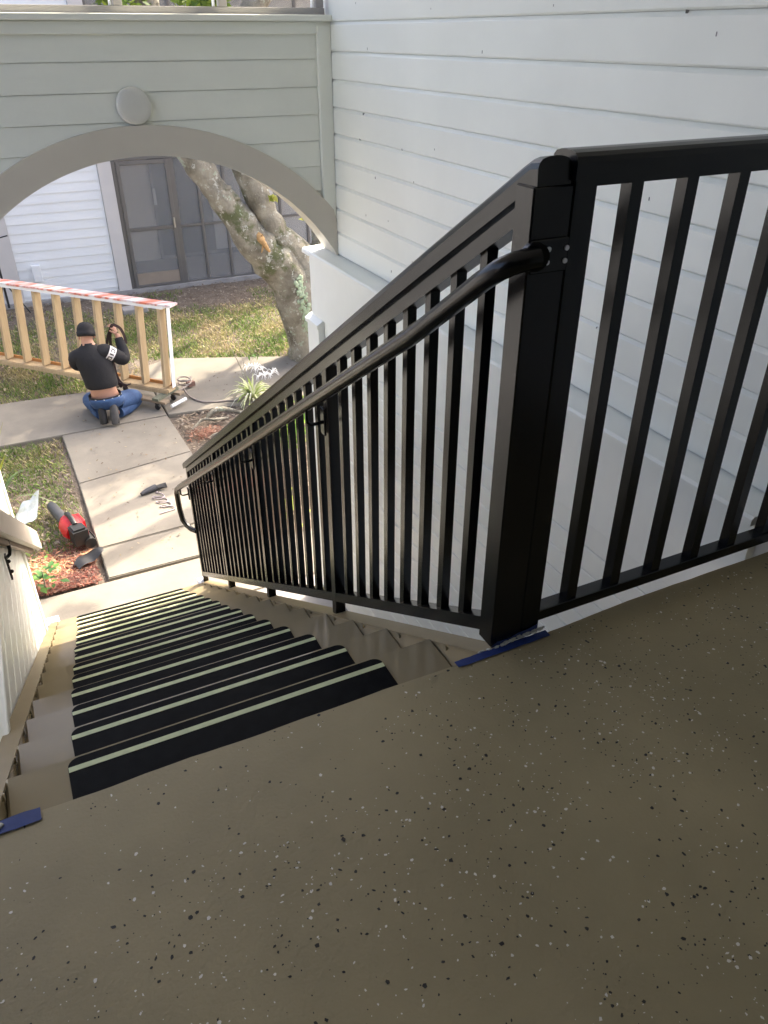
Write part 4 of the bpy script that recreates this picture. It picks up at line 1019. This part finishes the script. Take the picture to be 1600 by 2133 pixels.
for pts, rr in (([(.72, 9.02, G + .80), (.80, 9.00, G + .815), (.90, 9.01, G + .745), (.965, 9.02, G + .70), (.995, 9.06, G + .725), (.990, 9.13, G + .82), (.980, 9.175, G + .895)], [.095, .092, .080, .076, .070, .058, .047]),
                ([(.55, 9.03, G + .80), (.475, 9.06, G + .77), (.47, 9.14, G + .68), (.51, 9.22, G + .63), (.60, 9.31, G + .645)], [.095, .090, .078, .070, .050])):
    mb.tube(smooth_path(pts, 4), interp(rr, 4), 14, 0, True, .10)
mb.build('sweatshirt', sweat, pn)
mb = MB()
loft(mb, [(.70, 8.95, G + .17, .12, .09, 0), (.70, 8.94, G + .195, .175, .125, 0), (.70, 8.93, G + .25, .198, .150, -4), (.695, 8.925, G + .285, .194, .150, -6), (.69, 8.925, G + .31, .187, .145, -8)])
for pts, rr in (([(.80, 8.98, G + .21), (.92, 9.08, G + .175), (1.035, 9.20, G + .13), (1.06, 9.235, G + .10), (1.03, 9.20, G + .075), (.92, 9.06, G + .075), (.80, 8.93, G + .085)], [.112, .110, .098, .075, .075, .078, .066]),
                ([(.61, 8.98, G + .21), (.57, 9.14, G + .18), (.55, 9.33, G + .13), (.55, 9.38, G + .095), (.555, 9.32, G + .075), (.58, 9.12, G + .08), (.60, 8.95, G + .09)], [.112, .110, .098, .075, .075, .078, .066])):
    mb.tube(smooth_path(pts, 4), interp(rr, 4), 14, 0, True, .12)
mb.build('jeans', jean, pn)
# waistband of underwear (black, white print) and bare lower back band sits on the body
ub = MB(); vs = []; nn = 24
for zz, gx_ in ((.295, 1.02), (.345, 1.0)):
    for j in range(nn):
        a = 6.28319 * j / nn; vs.append((.686 + .184 * gx_ * math.cos(a), 8.933 + .143 * gx_ * math.sin(a), G + zz))
ub.add(vs, [(j, (j + 1) % nn, nn + (j + 1) % nn, nn + j) for j in range(nn)], 0, True).build('waistband', bootd, pn)
for j in range(15, 24, 1):
    a = 6.28319 * (j + .3) / nn; MB().obox((.686 + .188 * math.cos(a), 8.933 + .147 * math.sin(a), G + .325), (-math.sin(a), math.cos(a), 0), (math.cos(a), math.sin(a), 0), (0, 0, 1), .009, .0015, .006).build('print_mark', wl, pn) if j % 2 else None
# beanie
mb = MB(); hc = Vector((.633, 9.098, G + 1.035)); vs = []; fs = []; nn = 20
tilt = Matrix.Rotation(R_(-14), 3, 'X') @ Matrix.Rotation(R_(6), 3, 'Y')
for (zz, rr) in ((-.030, .104), (-.034, .110), (.010, .112), (.013, .106), (.05, .102), (.085, .086), (.108, .056), (.116, .02), (.117, .001)):
    for j in range(nn):
        a = 6.28319 * j / nn; q = Vector((rr * math.cos(a) * .92, rr * math.sin(a) * 1.02, zz + .004 * math.sin(3 * a))); vs.append(hc + tilt @ q)
for i in range(8):
    for j in range(nn): fs.append((i * nn + j, i * nn + (j + 1) % nn, (i + 1) * nn + (j + 1) % nn, (i + 1) * nn + j))
mb.add(vs, fs, 0, True).build('beanie', knit, pn)
for sx in (-1, 1): MB().ball((.633 + sx * .083, 9.10, G + .985), .022, 8, 0, (.5, .9, 1.3)).build('ear', skin, pn)
# boots: soles turned back
def boot_m(toe, heel, m_, h=.0):
    t_, q = Vector(toe), Vector(heel); d = (q - t_).normalized(); s_ = d.cross(Vector((0, 0, 1))).normalized(); u = s_.cross(d)
    return MB().tube([t_ - d * .02, t_ + d * .05, t_ + (q - t_) * .5, q - d * .03, q + d * .015], [.030, .048, .046, .044, .03], 12).obox((t_ + q) / 2 - u * .032, d, s_, u, (q - t_).length / 2 + .015, .045, .010).build('boot', m_, pn)
boot_m((.720, 8.745, G + .045), (.742, 8.815, G + .235), boot); boot_m((.605, 8.79, G + .05), (.61, 8.85, G + .20), bootd)
# hands with fingers
def hand(c, d, side, m_, parent):
    c, d, s_ = Vector(c), Vector(d).normalized(), Vector(side).normalized(); nr = d.cross(s_).normalized()
    V_ = [c - d * .02, c + d * .035]; E_ = [(0, 1)]; r__ = [(.026, .020), (.034, .016)]
    for i, (o_, L_) in enumerate(((-.027, .062), (-.009, .072), (.009, .068), (.026, .054))):
        b = len(V_); V_ += [c + d * .065 + s_ * o_, c + d * (.065 + L_ * .5) + s_ * o_ * 1.05 + nr * .012, c + d * (.065 + L_ * .72) + s_ * o_ * 1.05 + nr * .035]; E_ += [(1, b), (b, b + 1), (b + 1, b + 2)]; r__ += [.0095, .0085, .0075]
    b = len(V_); V_ += [c + d * .02 - s_ * .038, c + d * .055 - s_ * .052 + nr * .02]; E_ += [(0, b), (b, b + 1)]; r__ += [.011, .009]
    return skin_mesh('hand', V_, E_, r__, m_, parent, 0, 1)
hand((.972, 9.205, G + .955), (-.35, .25, .75), (.8, .5, .1), skin, pn); hand((.68, 9.39, G + .67), (.75, .5, .15), (.3, -.5, .8), skin, pn)
# arm patch: white band on the right sleeve with dark letter shapes
pv_ = []; pf = []
a0, a1 = Vector((.800, 9.0, G + .822)), Vector((.868, 9.006, G + .775)); ax = (a1 - a0).normalized(); sdv = ax.cross(Vector((0, -1, 0))).normalized(); bk = ax.cross(sdv).normalized()
if bk.y > 0: bk = -bk
nn = 12
def patch(t_, a, r=.100): return a0 + (a1 - a0) * t_ + (sdv * math.sin(a) + bk * math.cos(a)) * (r - .010 * t_)
vs = [patch(t_, a) for t_ in (0, 1) for a in np.linspace(-1.15, 1.45, nn)]
MB().add(vs, [(j, j + 1, nn + j + 1, nn + j) for j in range(nn - 1)], 0, True).build('sleeve_band', wl, pn)
for (A0, A1, T0, T1) in ((-.85, -.70, .2, .8), (-.85, -.40, .68, .8), (-.85, -.40, .2, .32), (-.2, -.05, .2, .8), (.18, .32, .2, .8), (.18, .62, .2, .32), (.18, .62, .68, .8), (.50, .62, .2, .8), (.85, 1.2, .44, .56), (.85, .97, .2, .8)):
    vs = [patch(T0, A0, .102), patch(T0, A1, .102), patch(T1, A1, .102), patch(T1, A0, .102)]
    MB().add(vs, [(0, 1, 2, 3)]).build('letter_mark', bootd, pn)
# straps he holds
sp = thing('lashing_strap', 'dark brown lashing straps looped through the raised hand of the kneeling person', 'strap', (.95, 9.3, G + .5))
strm = mat('brown_strap_web', (.05, .028, .026), .7, .25, 30)
for pts in ([(.935, 9.20, G + 1.05), (.86, 9.26, G + .86), (.83, 9.30, G + .62), (.86, 9.33, G + .40), (.93, 9.36, G + .22)], [(.945, 9.21, G + 1.06), (.90, 9.26, G + .90), (.885, 9.30, G + .66), (.90, 9.33, G + .36), (.99, 9.36, G + .20)], [(.95, 9.21, G + 1.055), (1.02, 9.21, G + 1.0), (1.055, 9.22, G + .9), (1.06, 9.22, G + .80)]):
    MB().sweep([(-.016, -.0025), (-.016, .0025), (.016, .0025), (.016, -.0025)], smooth_path(pts, 4), up=(.3, -1, 0)).build('strap_web', strm, sp)
MB().tube([(.90, 9.33, G + .30), (.99, 9.30, G + .26), (1.04, 9.30, G + .27)], [.010, .012, .008], 6).build('strap_end', strm, sp)
